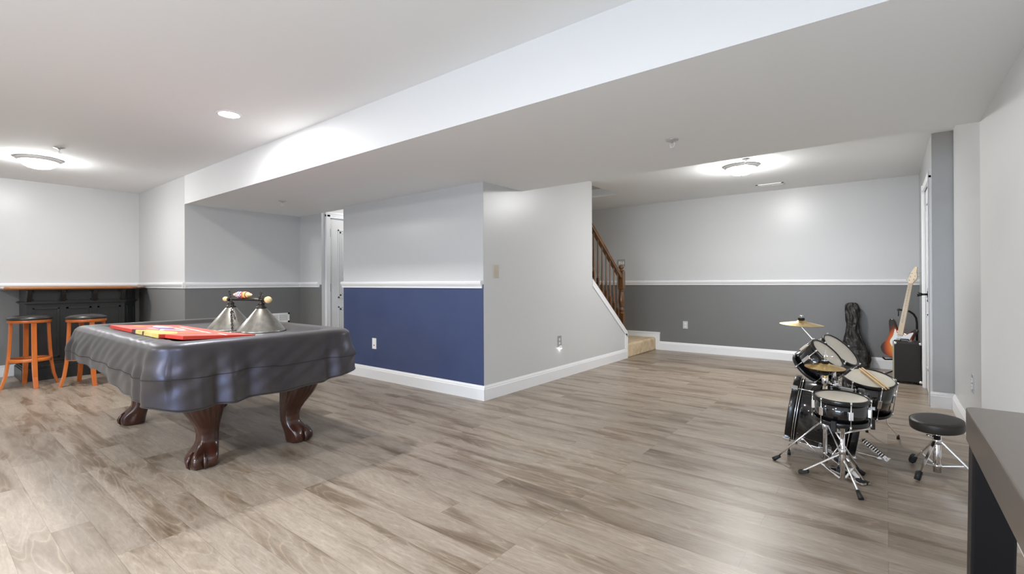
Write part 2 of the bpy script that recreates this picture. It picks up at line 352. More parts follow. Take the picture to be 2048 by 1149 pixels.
# skirt board stepping up beside the landing
b = MB().prism([(-6.05, .0), (-2.935, 0), (-2.935, .283), (-6.05, .283)], lambda a, z, h: (a, h, z), YF-.016, YF)
b.prism([(-6.05, .262), (-2.93, .262), (-2.93, .287), (-6.05, .287)], lambda a, z, h: (a, h, z), YF-.022, YF)
st(b, 'trim_1', M['trim'], 'white stair skirt board on the far wall', 'trim')
st(run(run(MB(), RAIL, (XL, YB), (XL, Y1), (1, 0)), RAIL, (XL, Y1), (-6.62+.03, Y1), (0, -1)), 'trim_2', M['trim'], 'white chair rail behind the bar', 'trim')
st(run(run(MB(), RAIL, (-6.62, Y1-.03), (-6.62, 3.5), (1, 0)), RAIL, (-6.62, 3.5), (-6.10, 3.5), (0, -1)), 'trim_3', M['trim'], 'white chair rail on the recess wall', 'trim')
st(run(MB(), RAIL, (XBL-.02, YC), (XC-.012, YC), (0, -1)), 'trim_4', M['trim'], 'white chair rail above the navy paint', 'trim')
st(run(MB(), RAIL, (-6.05, YF), (XD, YF), (0, -1)), 'trim_5', M['trim'], 'white chair rail along the far wall', 'trim')
# cap on the sloping knee wall and its end post trim
def sl(y): return KT + (y-5.50)*(KB-KT)/(6.53-5.50)
b = MB()
b.prism([(5.50, KT+.0), (6.535, KB), (6.535, KB+.03), (5.50, KT+.035)], lambda a, z, h: (h, a, z), XC-.125, XC+.012)
b.prism([(5.50, KT-.055), (6.535, KB-.05), (6.535, KB), (5.50, KT)], lambda a, z, h: (h, a, z), XC, XC+.010)
b.box(XC-.11, XC+.012, 6.53, 6.545, .0, KB+.01).box(XC, XC+.010, 6.47, 6.535, .139, KB)
st(b, 'trim_6', M['trim'], 'white cap running down the sloping knee wall', 'trim')

# doors
def door_panel(b, plane, a0, a1, z0, z1, x0, sgn):
    """slab on plane x, spanning a (y) and z, with two raised panels facing sgn*x"""
    b.box(min(x0, x0-sgn*.035), max(x0, x0-sgn*.035), a0, a1, z0, z1)
    for pz0, pz1 in ((z0+.22, z0+.78), (z0+.90, z1-.16)):
        for ya, yb in ((a0+.13, (a0+a1)/2-.05), ((a0+a1)/2+.05, a1-.13)):
            for q0, q1, dd in ((0, .018, .008), (.03, .05, .006)):
                y0_, y1_, za, zb = ya+q0, yb-q0, pz0+q0, pz1-q0; t = q1-q0
                xx0, xx1 = sorted((x0, x0+sgn*dd))
                b.box(xx0, xx1, y0_, y1_, za, za+t); b.box(xx0, xx1, y0_, y1_, zb-t, zb); b.box(xx0, xx1, y0_, y0_+t, za, zb); b.box(xx0, xx1, y1_-t, y1_, za, zb)
            xx0, xx1 = sorted((x0, x0+sgn*.006)); b.box(xx0, xx1, ya+.06, yb-.06, pz0+.06, pz1-.06)
b = MB(); door_panel(b, 'x', 3.625, 4.44, .01, 2.03, -6.062, 1)
d1 = st(b, 'door_1', M['door'], 'white panelled door at the end of the recess')
b = MB().box(-6.05, -6.03, 3.555, 3.62, 0, 2.06).box(-6.05, -6.03, 4.445, 4.51, 0, 2.06).box(-6.05, -6.03, 3.555, 4.51, 2.035, 2.10)
b.box(-6.035, -6.026, 3.560, 3.575, 0, 2.06).box(-6.035, -6.026, 3.556, 4.51, 2.075, 2.095)
b.build('door_frame', M['trim'], d1)
for z in (1.82, 1.06, .3):
    MB().box(-6.062, -6.040, 3.618, 3.630, z-.06, z+.05).build('hinge', M['darkmetal'], d1)
b = MB(); door_panel(b, 'x', 5.73, 6.53, .01, 2.03, XD+.004, -1)
d2 = st(b, 'door_2', M['door'], 'white panelled door seen edge-on beyond the pier')
b = MB().box(XD-.018, XD, 5.655, 5.725, 0, 2.06).box(XD-.018, XD, 6.535, 6.605, 0, 2.06).box(XD-.018, XD, 5.655, 6.605, 2.04, 2.11).box(XD-.026, XD-.016, 6.575, 6.605, 0, 2.11).box(XD-.024, XD-.016, 5.655, 5.672, 0, 2.11)
b.build('door_frame', M['trim'], d2)
b = MB().cyl((XD+.004, 6.02, .985), (XD-.012, 6.02, .985), .030).cyl((XD-.01, 6.02, .985), (XD-.055, 6.02, .985), .010).cyl((XD-.050, 6.02, .985), (XD-.085, 6.02, .985), .014, .024).box(XD-.008, XD, 6.0, 6.04, .93, 1.045)
b.build('door_handle', M['blackmetal'], d2)

# ------------------------------------------------------------ ceiling fixtures
def flush(x, y, label, glow='glasslamp'):
    t = thing('ceiling_light', label, 'ceiling light', (x, y, CZ), 'glass dome ceiling lights')
    MB().lathe([(.06, 0), (.178, 0), (.182, -.008), (.176, -.018), (.162, -.022), (.158, -.030), (.148, -.034), (.143, -.030), (.05, -.028)], n=48).build('rim', M['lamprim'], t, local=True)
    MB().lathe([(.146, -.032), (.138, -.050), (.118, -.072), (.088, -.090), (.05, -.100), (.012, -.104), (0, -.104)], n=48).build('glass_shade', M[glow], t, local=True)
    MB().lathe([(.012, -.103), (.012, -.108), (.006, -.114), (0, -.115)], n=16).build('finial', M['silver'], t, local=True)
    return t
flush(-6.86, .85, 'glass dome ceiling light above the bar stools at left')
flush(-1.28, 5.80, 'glass dome ceiling light near the far wall beyond the soffit', 'glasslamp3')
f3 = flush(-2.7, -1.5, 'glass dome ceiling light added out of view to brighten the main room', 'glasslamp2')  # extra lamp added behind the camera for overall brightness
def can(x, y, label, z=CZ, glow='canlamp'):
    t = thing('recessed_light', label, 'recessed light', (x, y, z), 'round recessed ceiling lights')
    MB().lathe([(.062, .0), (.068, -.006), (.078, -.007), (.086, -.003), (.087, 0)], n=40).build('rim', M['trim'], t, local=True)
    MB().lathe([(.068, -.004), (.03, -.008), (0, -.009)], n=40).build('bulb', M[glow], t, local=True)
    return t
can(-3.945, 1.53, 'round recessed light glowing in the ceiling over the pool table')
can(-3.7, 5.0, 'round recessed light added out of view in the stairwell opening', CZ+.9, 'candim')  # lamp added to lighten the faces of the stairwell opening
can(-5.65, 4.0, 'round recessed light added in the passage ceiling to brighten the left door', CZ, 'candim')  # lamp added to lift the dark passage and its door
can(-1.1, .1, 'round recessed light added in the ceiling out of view near the viewer')  # extra lamp added out of view for brightness
can(-5.2, -1.3, 'round recessed light added out of view at the back of the left half')  # another unseen lamp added to fill the left half
def sprinkler(x, y, z, label):
    t = thing('fire_sprinkler', label, 'sprinkler', (x, y, z), 'white fire sprinklers')
    MB().lathe([(0, 0), (.042, 0), (.040, -.006), (.022, -.010), (.012, -.012), (.010, -.022), (0, -.022)], n=24).build('escutcheon', M['silver'], t, local=True)
    b = MB()
    for sx in (-1, 1): b.tube([(sx*.010, 0, -.02), (sx*.017, 0, -.032), (sx*.012, 0, -.045), (0, 0, -.052)], .0028, 6)
    b.lathe([(0, -.05), (.018, -.052), (.018, -.054), (0, -.056)], n=16)
    b.build('deflector', M['trim'], t, local=True)
sprinkler(-6.15, .90, CZ, 'fire sprinkler hanging beside the left dome light')
sprinkler(-5.50, 2.70, SZ, 'fire sprinkler under the left end of the soffit')
sprinkler(-1.13, 3.19, SZ, 'fire sprinkler under the soffit at right of centre')
sprinkler(-1.17, 5.52, CZ, 'fire sprinkler just in front of the far dome light')
def register(name, label, w_, h_, parts, loc, ex, ez, n, mat_):
    """louvred register: ex,ez unit axes of its face, n outward"""
    t = thing(name, label, 'air vent', loc); ex = Vector(ex); ez = Vector(ez); n = Vector(n)
    R = Matrix((ex, ez, n)).transposed()
    b = MB()
    for a, c_, hx, hz in ((0, h_/2-.01, w_/2, .01), (0, -h_/2+.01, w_/2, .01), (w_/2-.012, 0, .012, h_/2), (-w_/2+.012, 0, .012, h_/2)):
        b.obox(ex*a+ez*c_+n*.004, hx, hz, .004, R)
    b.build('frame', mat_, t, local=True)
    MB().obox(n*.001, w_/2-.01, h_/2-.01, .001, R).build('duct', M['slot'], t, local=True)
    b = MB(); k = parts
    for i in range(k):
        b.obox(ez*(-h_/2+.02+(h_-.04)*(i+.5)/k)+n*.004, w_/2-.02, (h_-.04)/k*.36, .002, R)
    b.obox(n*.005, .006, h_/2-.01, .004, R)
    b.build('louvre', mat_, t, local=True)
register('wall_vent', 'white metal air register low on the dark recess wall', .30, .13, 6, (-6.62, 3.19, .64), (0, 1, 0), (0, 0, 1), (1, 0, 0), M['plate'])
register('ceiling_vent', 'white slotted air vent in the far ceiling', .33, .13, 7, (-1.22, 7.16, CZ), (1, 0, 0), (0, 1, 0), (0, 0, -1), M['plate'])
# wall plates
def plate(name, label, cat, loc, ex, n, w_, h_, mt, kind, group=None):
    t = thing(name, label, cat, loc, group); ex = Vector(ex); n = Vector(n); ez = Vector((0, 0, 1)); R = Matrix((ex, ez, n)).transposed()
    MB().obox(n*.003, w_/2, h_/2, .003, R).build('cover_plate', mt, t, local=True, bevel=.0015)
    if kind == 'duplex':
        for z in (.022, -.022):
            s_ = MB().obox(ez*z+n*.007, .015, .014, .0015, R).build('socket', M['plate'], t, local=True, bevel=.001)
            b = MB()
            for a in (-.006, .006): b.obox(ez*(z+.002)+ex*a+n*.0087, .0012, .005, .0004, R)
            b.build('slots', M['slot'], s_, local=True)
    elif kind == 'toggle':
        MB().obox(n*.007, .008, .015, .0015, R).obox(n*.012+ez*.004, .004, .006, .008, R).build('toggle', mt, t, local=True)
    elif kind == 'jack':
        MB().obox(n*.007+ez*-.02, .009, .006, .0015, R).build('jack', M['slot'], t, local=True)
        MB().obox(n*.007+ez*.012, .008, .008, .0012, R).build('button', M['plate'], t, local=True)
    elif kind == 'rocker3':
        for a in (-.036, 0, .036): MB().obox(n*.008+ex*a, .012, .026, .003, R).build('switch', M['plate'], t, local=True, bevel=.001)
    return t
plate('wall_jack', 'white plastic jack plate low on the navy wall', 'wall plate', (-4.70, YC, .412), (1, 0, 0), (0, -1, 0), .075, .125, M['plate'], 'jack')
plate('light_switch', 'beige toggle switch on the grey stair wall near the corner', 'light switch', (XC, 3.562, 1.227), (0, 1, 0), (1, 0, 0), .078, .125, M['ivory'], 'toggle')
plate('power_outlet', 'steel duplex outlet low on the grey stair wall', 'power outlet', (XC, 4.700, .43), (0, 1, 0), (1, 0, 0), .080, .125, M['steelplate'], 'duplex')
plate('power_outlet', 'grey duplex outlet on the slate lower part of the far wall', 'power outlet', (-2.52, YF, .427), (1, 0, 0), (0, -1, 0), .078, .12, M['silver'], 'duplex')
plate('power_outlet', 'duplex outlet on the right wall beyond the black table', 'power outlet', (XR+.012, 4.46, .42), (0, 1, 0), (-1, 0, 0), .08, .125, M['silver'], 'duplex')
plate('switch_plate', 'three-gang switch plate on the far wall behind the newel', 'light switch', (-3.61, YF, 1.445), (1, 0, 0), (0, -1, 0), .15, .125, M['silver'], 'rocker3')
# small plug-in night light glowing under the outlet
t = thing('night_light', 'tiny plug-in night light glowing under the steel outlet', 'night light', (XC+.010, 4.70, .365))
MB().box(-.002, .02, -.014, .014, -.014, .016).build('housing', M['plate'], t, local=True, bevel=.003)
MB().box(.0, .018, -.011, .011, -.022, -.014).build('lens', mat('lit_lens', (.9, .9, .9), .4, emit=(1, .97, .9), estr=9), t, local=True)

# ------------------------------------------------------------ stairs
b = MB()
RS = .20
prof = [(-3.03, 0), (-3.0, 0), (-2.998, RS-.03), (-3.004, RS-.008), (-3.02, RS), (-6.05, RS), (-6.05, 0)]
b.prism(prof, lambda a, z, h: (a, h, z), 6.55, YF-.016)
ld = tag(b.build('stair_landing', M['carpet'], bevel=.012), 'beige carpeted first step and landing beside the newel', 'stair')
ld['kind'] = 'structure'
b = MB(); n = 11
pts = [(6.55, 0)]
y, z = 6.52, RS
pts = [(6.53, 0), (6.53, RS)]
for i in range(n):
    z += .185; pts += [(y-.0, z)] if False else [(y, z-.185), (y+.015, z-.03), (y+.015, z), (y-.235, z)]
    y -= .25
pts += [(y, z), (y, 0)]
b.prism(pts, lambda a, z, h: (h, a, z), SX0+.002, XC-.112)
o = tag(b.build('stair_flight', M['carpet']), 'beige carpeted stair flight rising behind the grey wall', 'stair'); o['kind'] = 'structure'

t = thing('stair_railing', 'dark stained oak stair railing with turned newel and slim balusters', 'railing', (XC-.045, 6.47, 0))
nx, ny = XC-.045, 6.455
b = MB()
b.box(nx-.043, nx+.043, ny-.043, ny+.043, .37, .66)
b.box(nx-.043, nx+.043, ny-.043, ny+.043, 1.02, 1.27)
b.lathe([(.043, .66), (.040, .675), (.030, .68), (.040, .70), (.042, .715), (.030, .735), (.024, .745), (.030, .77), (.042, .82), (.044, .85), (.036, .92), (.027, .97), (.034, .98), (.036, .99), (.028, 1.0), (.043, 1.02)], (nx, ny, 0), n=24)
nw = b.build('newel_post', M['oak'], t, auto=.6)
MB().lathe([(.03, 1.27), (.046, 1.275), (.046, 1.285), (.026, 1.292), (.018, 1.300), (.034, 1.312), (.040, 1.330), (.034, 1.350), (.014, 1.362), (0, 1.364)], (nx, ny, 0), n=24).build('newel_cap', M['oak'], nw)
# handrail (rises toward -y), profile lofted
def hz(y): return 1.19 + (6.42-y)*(1.90-1.19)/(6.42-5.50)
prof = [(-.028, -.03), (.028, -.03), (.030, -.008), (.036, .006), (.034, .022), (.018, .036), (-.018, .036), (-.034, .022), (-.036, .006), (-.030, -.008)]
rings = [[(nx+a, y, hz(y)+c_) for a, c_ in prof] for y in (6.42, 5.3)]
MB().loft(rings, True, 0, False).build('handrail', M['oak'], t)
MB().prism([(6.43, sl(6.43)+.035), (5.42, sl(5.42)+.035), (5.42, sl(5.42)+.085), (6.43, sl(6.43)+.085)], lambda a, z, h: (h, a, z), nx-.03, nx+.03).build('shoe_rail', M['oak'], t)
for i in range(8):
    y = 6.33-i*.118; z0 = sl(y)+.07; z1 = hz(y)-.02; hh = z1-z0
    if y < 5.46: continue
    b = MB().box(nx-.016, nx+.016, y-.016, y+.016, z0, z0+.16)
    b.lathe([(.016, z0+.16), (.010, z0+.17), (.015, z0+.18), (.010, z0+.19), (.015, z0+.24), (.012, z0+.32), (.009, z0+hh*.7), (.0085, z1)], (nx, y, 0), n=12)
    b.build('baluster', M['oak'], t, auto=.7)

# ============================================================ POOL TABLE
PX0, PX1, PY0, PY1 = -4.97, -2.945, .80, 1.965
t = thing('pool_table', 'dark wooden pool table on carved claw-foot legs under a charcoal cover', 'pool table', ((PX0+PX1)/2, (PY0+PY1)/2, 0))
b = MB().box(PX0+.10, PX1-.10, PY0+.10, PY1-.10, .50, .745)
b.build('cabinet', M['mahogany'], t, bevel=.008)
b = MB()
b.box(PX0+.10, PX1-.10, PY0+.045, PY0+.135, .70, .778).box(PX0+.10, PX1-.10, PY1-.135, PY1-.045, .70, .778).box(PX0+.045, PX0+.135, PY0+.10, PY1-.10, .70, .778).box(PX1-.135, PX1-.045, PY0+.10, PY1-.10, .70, .778)
b.build('top_rail', M['mahogany'], t, bevel=.01)
def claw_leg(cx, cy, sx, sy):
    d = Vector((sx, sy, 0)).normalized(); rings = []; N_ = 72
    prof = [(.0, .034, .060), (.008, .040, .072), (.03, .044, .079), (.06, .040, .080), (.085, .028, .076), (.105, .012, .069), (.125, -.002, .062), (.15, -.014, .057), (.19, -.018, .056), (.23, -.012, .062), (.27, .002, .074), (.31, .020, .087), (.35, .036, .100), (.40, .048, .112), (.45, .050, .118), (.50, .044, .120), (.56, .035, .120)]
    # resample
    for i in range(57):
        z = .56*i/56
        for j in range(len(prof)-1):
            if prof[j][0] <= z+1e-9 <= prof[j+1][0]+1e-6: break
        a, c_ = prof[j], prof[j+1]; q = (z-a[0])/(c_[0]-a[0]); q = q*q*(3-2*q) if False else q
        off = a[1]+(c_[1]-a[1])*q; wd = a[2]+(c_[2]-a[2])*q
        ring = []
        for k in range(N_):
            th = 2*PI*k/N_; cs, sn = math.cos(th), math.sin(th)
            r = wd/((abs(cs)**3.2+abs(sn)**3.2)**(1/3.2))
            dth = (th - math.atan2(sy, sx) + PI) % (2*PI) - PI
            if z > .22:                       # carved acanthus flutes, longest at the middle of the knee
                depth = min(1, (z-.22)/.10)
                r *= 1+.035*depth*math.cos(22*th + 10*(z-.3)*(1 if dth > 0 else -1))
                r *= 1-.02*depth*math.exp(-((abs(dth)-.9-(z-.3))/.08)**2)
            if z < .13:                       # toes gripping a ball
                q2 = math.exp(-((z-.055)/.05)**2)
                r *= 1+q2*.10*math.cos(5*dth)*(1 if abs(dth) < 2.4 else .4) - (.05*q2*math.exp(-(abs(abs(dth)-.63)/.10)**2))
            if .10 < z < .30:                 # ridges down the ankle
                q3 = math.exp(-((z-.19)/.07)**2)
                r *= 1+.05*q3*(math.exp(-(dth/.16)**2)+math.exp(-((abs(dth)-1.1)/.14)**2))
            ring.append((cx+d.x*off+cs*r, cy+d.y*off+sn*r, z))
        rings.append(ring)
    return MB().loft(rings, True)
for cx, cy, sx, sy in ((-3.335, 1.155, 1, -1), (-3.335, 1.70, 1, 1), (-4.73, 1.155, -1, -1), (-4.73, 1.70, -1, 1)):
    lg = claw_leg(cx, cy, sx, sy).build('leg', M['mahogany'], t)
    d = Vector((sx, sy, 0)).normalized()
    b = MB()
    for a in (-.62, 0, .62):                  # claws
        dd = Matrix.Rotation(a, 3, 'Z') @ d; c_ = Vector((cx, cy, 0))+d*.042
        b.tube([c_+dd*.052+Vector((0, 0, .098)), c_+dd*.076+Vector((0, 0, .070)), c_+dd*.088+Vector((0, 0, .045)), c_+dd*.086+Vector((0, 0, .022)), c_+dd*.074+Vector((0, 0, .003))], [.006, .010, .012, .009, .003], 8)
    b.build('claw', M['mahogany'], lg)

# the cover: rounded rectangle loop swept from the field over the rails and down the skirt
def loop_pts(nper=560, rad=.13):
    xs0, xs1, ys0, ys1 = PX0, PX1, PY0, PY1
    segs = []
    L1 = xs1-xs0-2*rad; L2 = ys1-ys0-2*rad; A = PI/2*rad; tot = 2*(L1+L2)+4*A
    out = []
    for i in range(nper):
        s = tot*i/nper; s0 = s
        # start: mid of the +X side, going toward -Y, then along -Y side to -X ...
        order = [('l', L2/2, (xs1, (ys0+ys1)/2), (0, -1), (1, 0)), ('c', A, (xs1-rad, ys0+rad), 0), ('l', L1, (xs1-rad, ys0), (-1, 0), (0, -1)), ('c', A, (xs0+rad, ys0+rad), -PI/2),
                 ('l', L2, (xs0, ys0+rad), (0, 1), (-1, 0)), ('c', A, (xs0+rad, ys1-rad), PI), ('l', L1, (xs0+rad, ys1), (1, 0), (0, 1)), ('c', A, (xs1-rad, ys1-rad), PI/2), ('l', L2/2, (xs1, ys1-rad), (0, -1), (1, 0))]
        for o in order:
            if s <= o[1]+1e-9: break
            s -= o[1]
        if o[0] == 'l': p = (o[2][0]+o[3][0]*s, o[2][1]+o[3][1]*s); n_ = o[4]
        else:
            a = o[3]-s/rad; n_ = (math.cos(a), math.sin(a)); p = (o[2][0]+n_[0]*rad, o[2][1]+n_[1]*rad)
        out.append((s0/tot, Vector((*p, 0)), Vector((*n_, 0))))
    return out, tot
LP, TOT = loop_pts()
CORN = [(PX1, PY0), (PX0, PY0), (PX0, PY1), (PX1, PY1)]
def hemz(p, n):
    # hem height by position
    if n.x > .7: z = .452+.075*max(0, (p.y-1.45)/.5)**1.3
    elif n.y < -.7:
        u = (PX1-p.x)/(PX1-PX0); z = .462+.10*min(1, u/.5)
    elif n.x < -.7: z = .53
    else: z = .50
    return z
hs = [hemz(p, n) for _, p, n in LP]
k = 16; NP = len(LP)
hs = [sum(hs[(i+j) % NP] for j in range(-k, k+1))/(2*k+1) for i in range(NP)]
rnd = random.Random(4)
W_ = [(rnd.uniform(5, 9), rnd.uniform(0, 6.28), 1.0), (rnd.uniform(13, 17), rnd.uniform(0, 6.28), .6), (rnd.uniform(24, 31), rnd.uniform(0, 6.28), .35)]
def fold(i, t_):
    s, p, n = LP[i]
    f = sum(a*math.sin(2*PI*round(fr)*s+ph) for fr, ph, a in W_)
    cd_ = min((Vector((*c_, 0))-p).length for c_ in CORN)
    g = math.exp(-(cd_/.22)**2)
    # deep gathers next to the corners
    f2 = math.sin((cd_-.07)*2*PI/.16)*math.exp(-((cd_-.17)/.15)**2)
    
    q = p.y if n.x > .5 else None
    side = 0
    if n.x > .5:      # broad hanging pleats on the end facing the room
        for yc_, wd_, am_ in ((.985, .040, .036), (1.065, .028, -.026), (1.14, .036, .032), (1.235, .04, -.022), (1.34, .05, .012), (1.62, .07, .010), (1.80, .040, .030), (1.73, .03, -.018)):
            side += am_*math.exp(-((p.y-yc_)/wd_)**2)
    return f*.006 + f2*.014 + g*.012 + side*max(0, n.x)
def pocket(i, z):
    s, p, n = LP[i]
    cd_ = min((Vector((*c_, 0))-p).length for c_ in CORN)
    return .040*math.exp(-(cd_/.075)**2)*math.exp(-((z-.635)/.050)**2)
def ring(fn): return [fn(i) for i in range(NP)]
rings = []
for inset, z in ((.205, .764), (.185, .766), (.165, .772), (.150, .785), (.138, .795), (.11, .7995), (.07, .801), (.035, .7995), (.014, .794), (.002, .783)):
    def f(i, inset=inset, z=z):
        s, p, n = LP[i]
        cd_ = min((Vector((*c_, 0))-p).length for c_ in CORN)
        # rounded rectangles shrink towards the centre so insets stay clean
        cx, cy = (PX0+PX1)/2, (PY0+PY1)/2; hx, hy = (PX1-PX0)/2, (PY1-PY0)/2
        q = Vector((cx+(p.x-cx)*(hx-inset)/hx, cy+(p.y-cy)*(hy-inset)/hy, 0))
        wr = .0016*math.sin(2*PI*(31*s+.012/(.03+inset))+3*math.sin(7*s*6.28))*(1 if inset < .15 else 0)*(1 if (p.y < PY0+.05 and p.x < -3.1) else .2)
        return (q.x, q.y, z+wr)
    rings.append(ring(f))
NR = 26
for j in range(1, NR+1):
    tt = j/NR
    def f(i, tt=tt):
        s, p, n = LP[i]; z = .783-tt*(.783-hs[i]-.006*math.sin(2*PI*9*s+1)-.004*math.sin(2*PI*23*s))
        o = .004+.030*tt+fold(i, tt)*min(1, tt*1.5)**1.2+pocket(i, z) + .0035*math.sin(60*z+40*s*6.28)*math.sin(tt*PI)*.6
        if n.y < -.5: o += .012*math.sin(tt*PI)
        o = max(o, -.02)
        return (p.x+n.x*o, p.y+n.y*o, z)
    rings.append(ring(f))
b = MB(); b.loft(rings, False); b.add(rings[0], [tuple(range(NP))], 0, True)
cov = b.build('table_cover', M['cover'])
sd = cov.modifiers.new('solid', 'SOLIDIFY'); sd.thickness = .003; sd.offset = -1
tag(cov, 'charcoal leatherette cover draped in folds over the pool table', 'table cover')
def skirt_point(i, z, out=.003):
    for r0, r1 in zip(rings[10:], rings[11:]):
        if r1[i][2] <= z <= r0[i][2]:
            q = (r0[i][2]-z)/(r0[i][2]-r1[i][2]); v = Vector(r0[i]).lerp(Vector(r1[i]), q); n = LP[i][2]
            return v+n*out
    return Vector(rings[-1][i])
pts = [skirt_point(i, .628-.012*math.exp(-(((LP[i][0]*40) % 9)-4)**2*.05)+.004*math.sin(2*PI*14*LP[i][0])) for i in range(0, NP, 2)]
MB().tube(pts, .0016, 5, 0, True).build('seam', M['seam'], cov)
MB().tube([Vector(rings[-1][i])+LP[i][2]*.001 for i in range(0, NP)], .0022, 5, 0, True).build('hem', M['cover'], cov)

# ------------------------------------------------------------ canvases on the cover
red = mottled('red_canvas_sheen', (.60, .13, .10), (.68, .19, .15), 6, .4)  # top red paled to paint in its glossy reflection; sides stay deeper red
redside = mat('red_canvas_side', (.60, .05, .03), .5)
cols = {'red': red, 'side': redside, 'yellow': mottled('yellow_paint', (.66, .50, .12), (.72, .60, .25), 20, .5), 'white': mat('white_paint', (.80, .72, .68), .5), 'purple': mat('violet_paint', (.20, .12, .30), .5), 'orange': mat('orange_paint', (.75, .33, .12), .5), 'dark': mat('maroon_paint', (.09, .02, .03), .5), 'pink': mat('pink_paint', (.75, .42, .36), .5)}
FZ = .7645
def canvas(name, label, c, ang, lx, ly, z0, th, art, cut=0):
    t = thing(name, label, 'canvas painting', (c[0], c[1], z0), None, ang); t.rotation_euler = (math.radians(-4.4), 0, ang)
    MB().prism([(0, 0), (lx, 0), (lx-cut, ly), (0, ly)], lambda a, b_, q: (a, b_, q), 0, th, 1).build('stretched_canvas', [cols['red'], cols['side']], t, local=True, bevel=.002)
    keys = ['red', 'side', 'yellow', 'white', 'purple', 'orange', 'dark', 'pink']
    b = MB(); art = [('red', [(.002, .002), (lx-.002, .002), (lx-cut-.002, ly-.002), (.002, ly-.002)])]+art
    for i, (key, poly) in enumerate(art):
        h = th+.0006+i*.00015
        b.prism(poly, lambda a, b_, q: (a, b_, q), th-.001, h, keys.index(key))
    b.build('painted_design', [cols[k_] for k_ in keys], t, local=True, weld=False)
    return t
def blob(cx, cy, rx, ry, n=14, seed=1, ang=0):
    r_ = random.Random(seed); o = []
    for i in range(n):
        a = 2*PI*i/n; q = r_.uniform(.65, 1.15); x, y = rx*q*math.cos(a), ry*q*math.sin(a)
        o.append((cx+x*math.cos(ang)-y*math.sin(ang), cy+x*math.sin(ang)+y*math.cos(ang)))
    return o
canvas('canvas_painting', 'narrow plain red canvas panel at the right end of the painted one', (-3.317, .935), math.radians(9), .195, .43, .8025, .022,
       [('white', [(0, .30), (.195, .235), (.195, .25), (0, .317)])])
art = [('pink', blob(.22, .26, .17, .05, seed=3)), ('white', blob(.30, .22, .16, .035, seed=5, ang=-.1)), ('orange', blob(.15, .13, .10, .03, seed=8)),
       ('purple', blob(.50, .19, .17, .07, seed=2)), ('white', blob(.52, .27, .13, .020, seed=9)), ('pink', blob(.47, .13, .10, .02, seed=12)), ('white', blob(.66, .20, .12, .018, seed=15, ang=.4)), ('white', blob(.62, .14, .09, .014, seed=16, ang=-.3)),
       ('dark', [(.54, 0), (.62, 0), (.61, .06), (.55, .05)]), ('yellow', [(.62, .0), (1.05, .0), (1.035, .10), (.86, .155), (.66, .08)]), ('dark', [(.76, .0), (.79, .0), (.78, .045), (.76, .04)]), ('orange', [(.96, .09), (1.0, .10), (.91, .42), (.89, .42)]), ('white', [(.30, .335), (1.0, .285), (1.0, .30), (.30, .35)])]
cA = canvas('canvas_painting', 'red canvas painted with violet, white and yellow strokes, lying left of the plain red one', (-4.385, .905), 0, 1.055, .43, .8035, .022, art, .072)
b = MB(); b.box(.62, 1.0555, -.0008, .004, .0005, .0215, 0); b.box(.54, .62, -.0008, .004, .0005, .0215, 1); b.box(.76, .79, -.0012, .004, .0005, .0215, 1)
b.build('painted_edge', [cols['yellow'], cols['dark']], cA, local=True)

# ------------------------------------------------------------ billiard lamp resting on the cover
LA = Vector((-4.00, 1.56, FZ)); RA = Vector((-3.645, 1.63, FZ))
t = thing('billiard_lamp', 'billiard lamp with two brushed metal cone shades lying on the cover', 'lamp', tuple((LA+RA)/2))
for P_ in (LA, RA):
    sh = MB().lathe([(.165, .001), (.167, .004), (.164, .010), (.034, .172), (.030, .176)], P_, n=64).lathe([(.160, .004), (.030, .168)], P_, n=64).build('lamp_shade', M['nickel'], t)
    MB().lathe([(.034, .168), (.037, .172), (.036, .180), (.024, .186), (.020, .196), (.026, .200), (.024, .208), (.010, .214), (.008, .232), (0, .234)], P_, n=28).build('socket_cap', M['darkmetal'], sh)
dr = (RA-LA).normalized(); zb = Vector((0, 0, .234))
e0 = LA+zb-dr*.035; e1 = RA+zb+dr*.045
MB().cyl(e0, e1, .0105).lathe([(.0105, 0), (.016, .004), (.016, .014), (.0105, .018)], e0, dr, n=18).lathe([(.0105, 0), (.016, .004), (.016, .014), (.0105, .018)], e1-dr*.02, dr, n=18).build('bar', M['darkmetal'], t)
for e, s_, r_ in ((e0, -1, .019), (e1, 1, .025)):
    MB().lathe([(.008, 0), (.010, .006), (r_*.8, .012), (r_, .026), (r_, .036), (r_*.75, .050), (.004, .056), (0, .056)], e, dr*s_, n=24).build('finial', M['pale_wood'], t)
def chain(b, p, q, sag, n=10, r=.0022):
    p = Vector(p); q = Vector(q); P_ = [p.lerp(q, i/n)+Vector((0, 0, -sag*4*(i/n)*(1-i/n))) for i in range(n+1)]
    for i in range(n):
        a, c_ = P_[i], P_[i+1]; d = (c_-a); L_ = d.length; u, v, d = frame(d); m_ = (a+c_)/2
        side = u if i % 2 else v
        b.tube([m_+d*(L_*.68*math.cos(2*PI*k/10))+side*(.0065*math.sin(2*PI*k/10)) for k in range(10)], r, 5, 0, True)
for p_, q_, sg_, n_ in ((LA+Vector((.045, -.02, .232)), LA+Vector((.165, -.055, .012)), .01, 14), (LA+Vector((.050, -.02, .232)), LA+Vector((.175, -.040, .09)), .02, 9),
        (LA+zb+Vector((.0, 0, .008)), LA+zb+Vector((-.01, -.01, .07)), 0, 5), (RA+zb+Vector((-.01, -.014, .0)), RA+zb+Vector((.0, 0, .065)), 0, 5), (RA+zb+Vector((.0, 0, .06)), RA+zb+Vector((.055, -.01, .0)), .0, 5)):
    b = MB(); chain(b, p_, q_, sg_, n_); b.build('chain', M['darkmetal'], t)
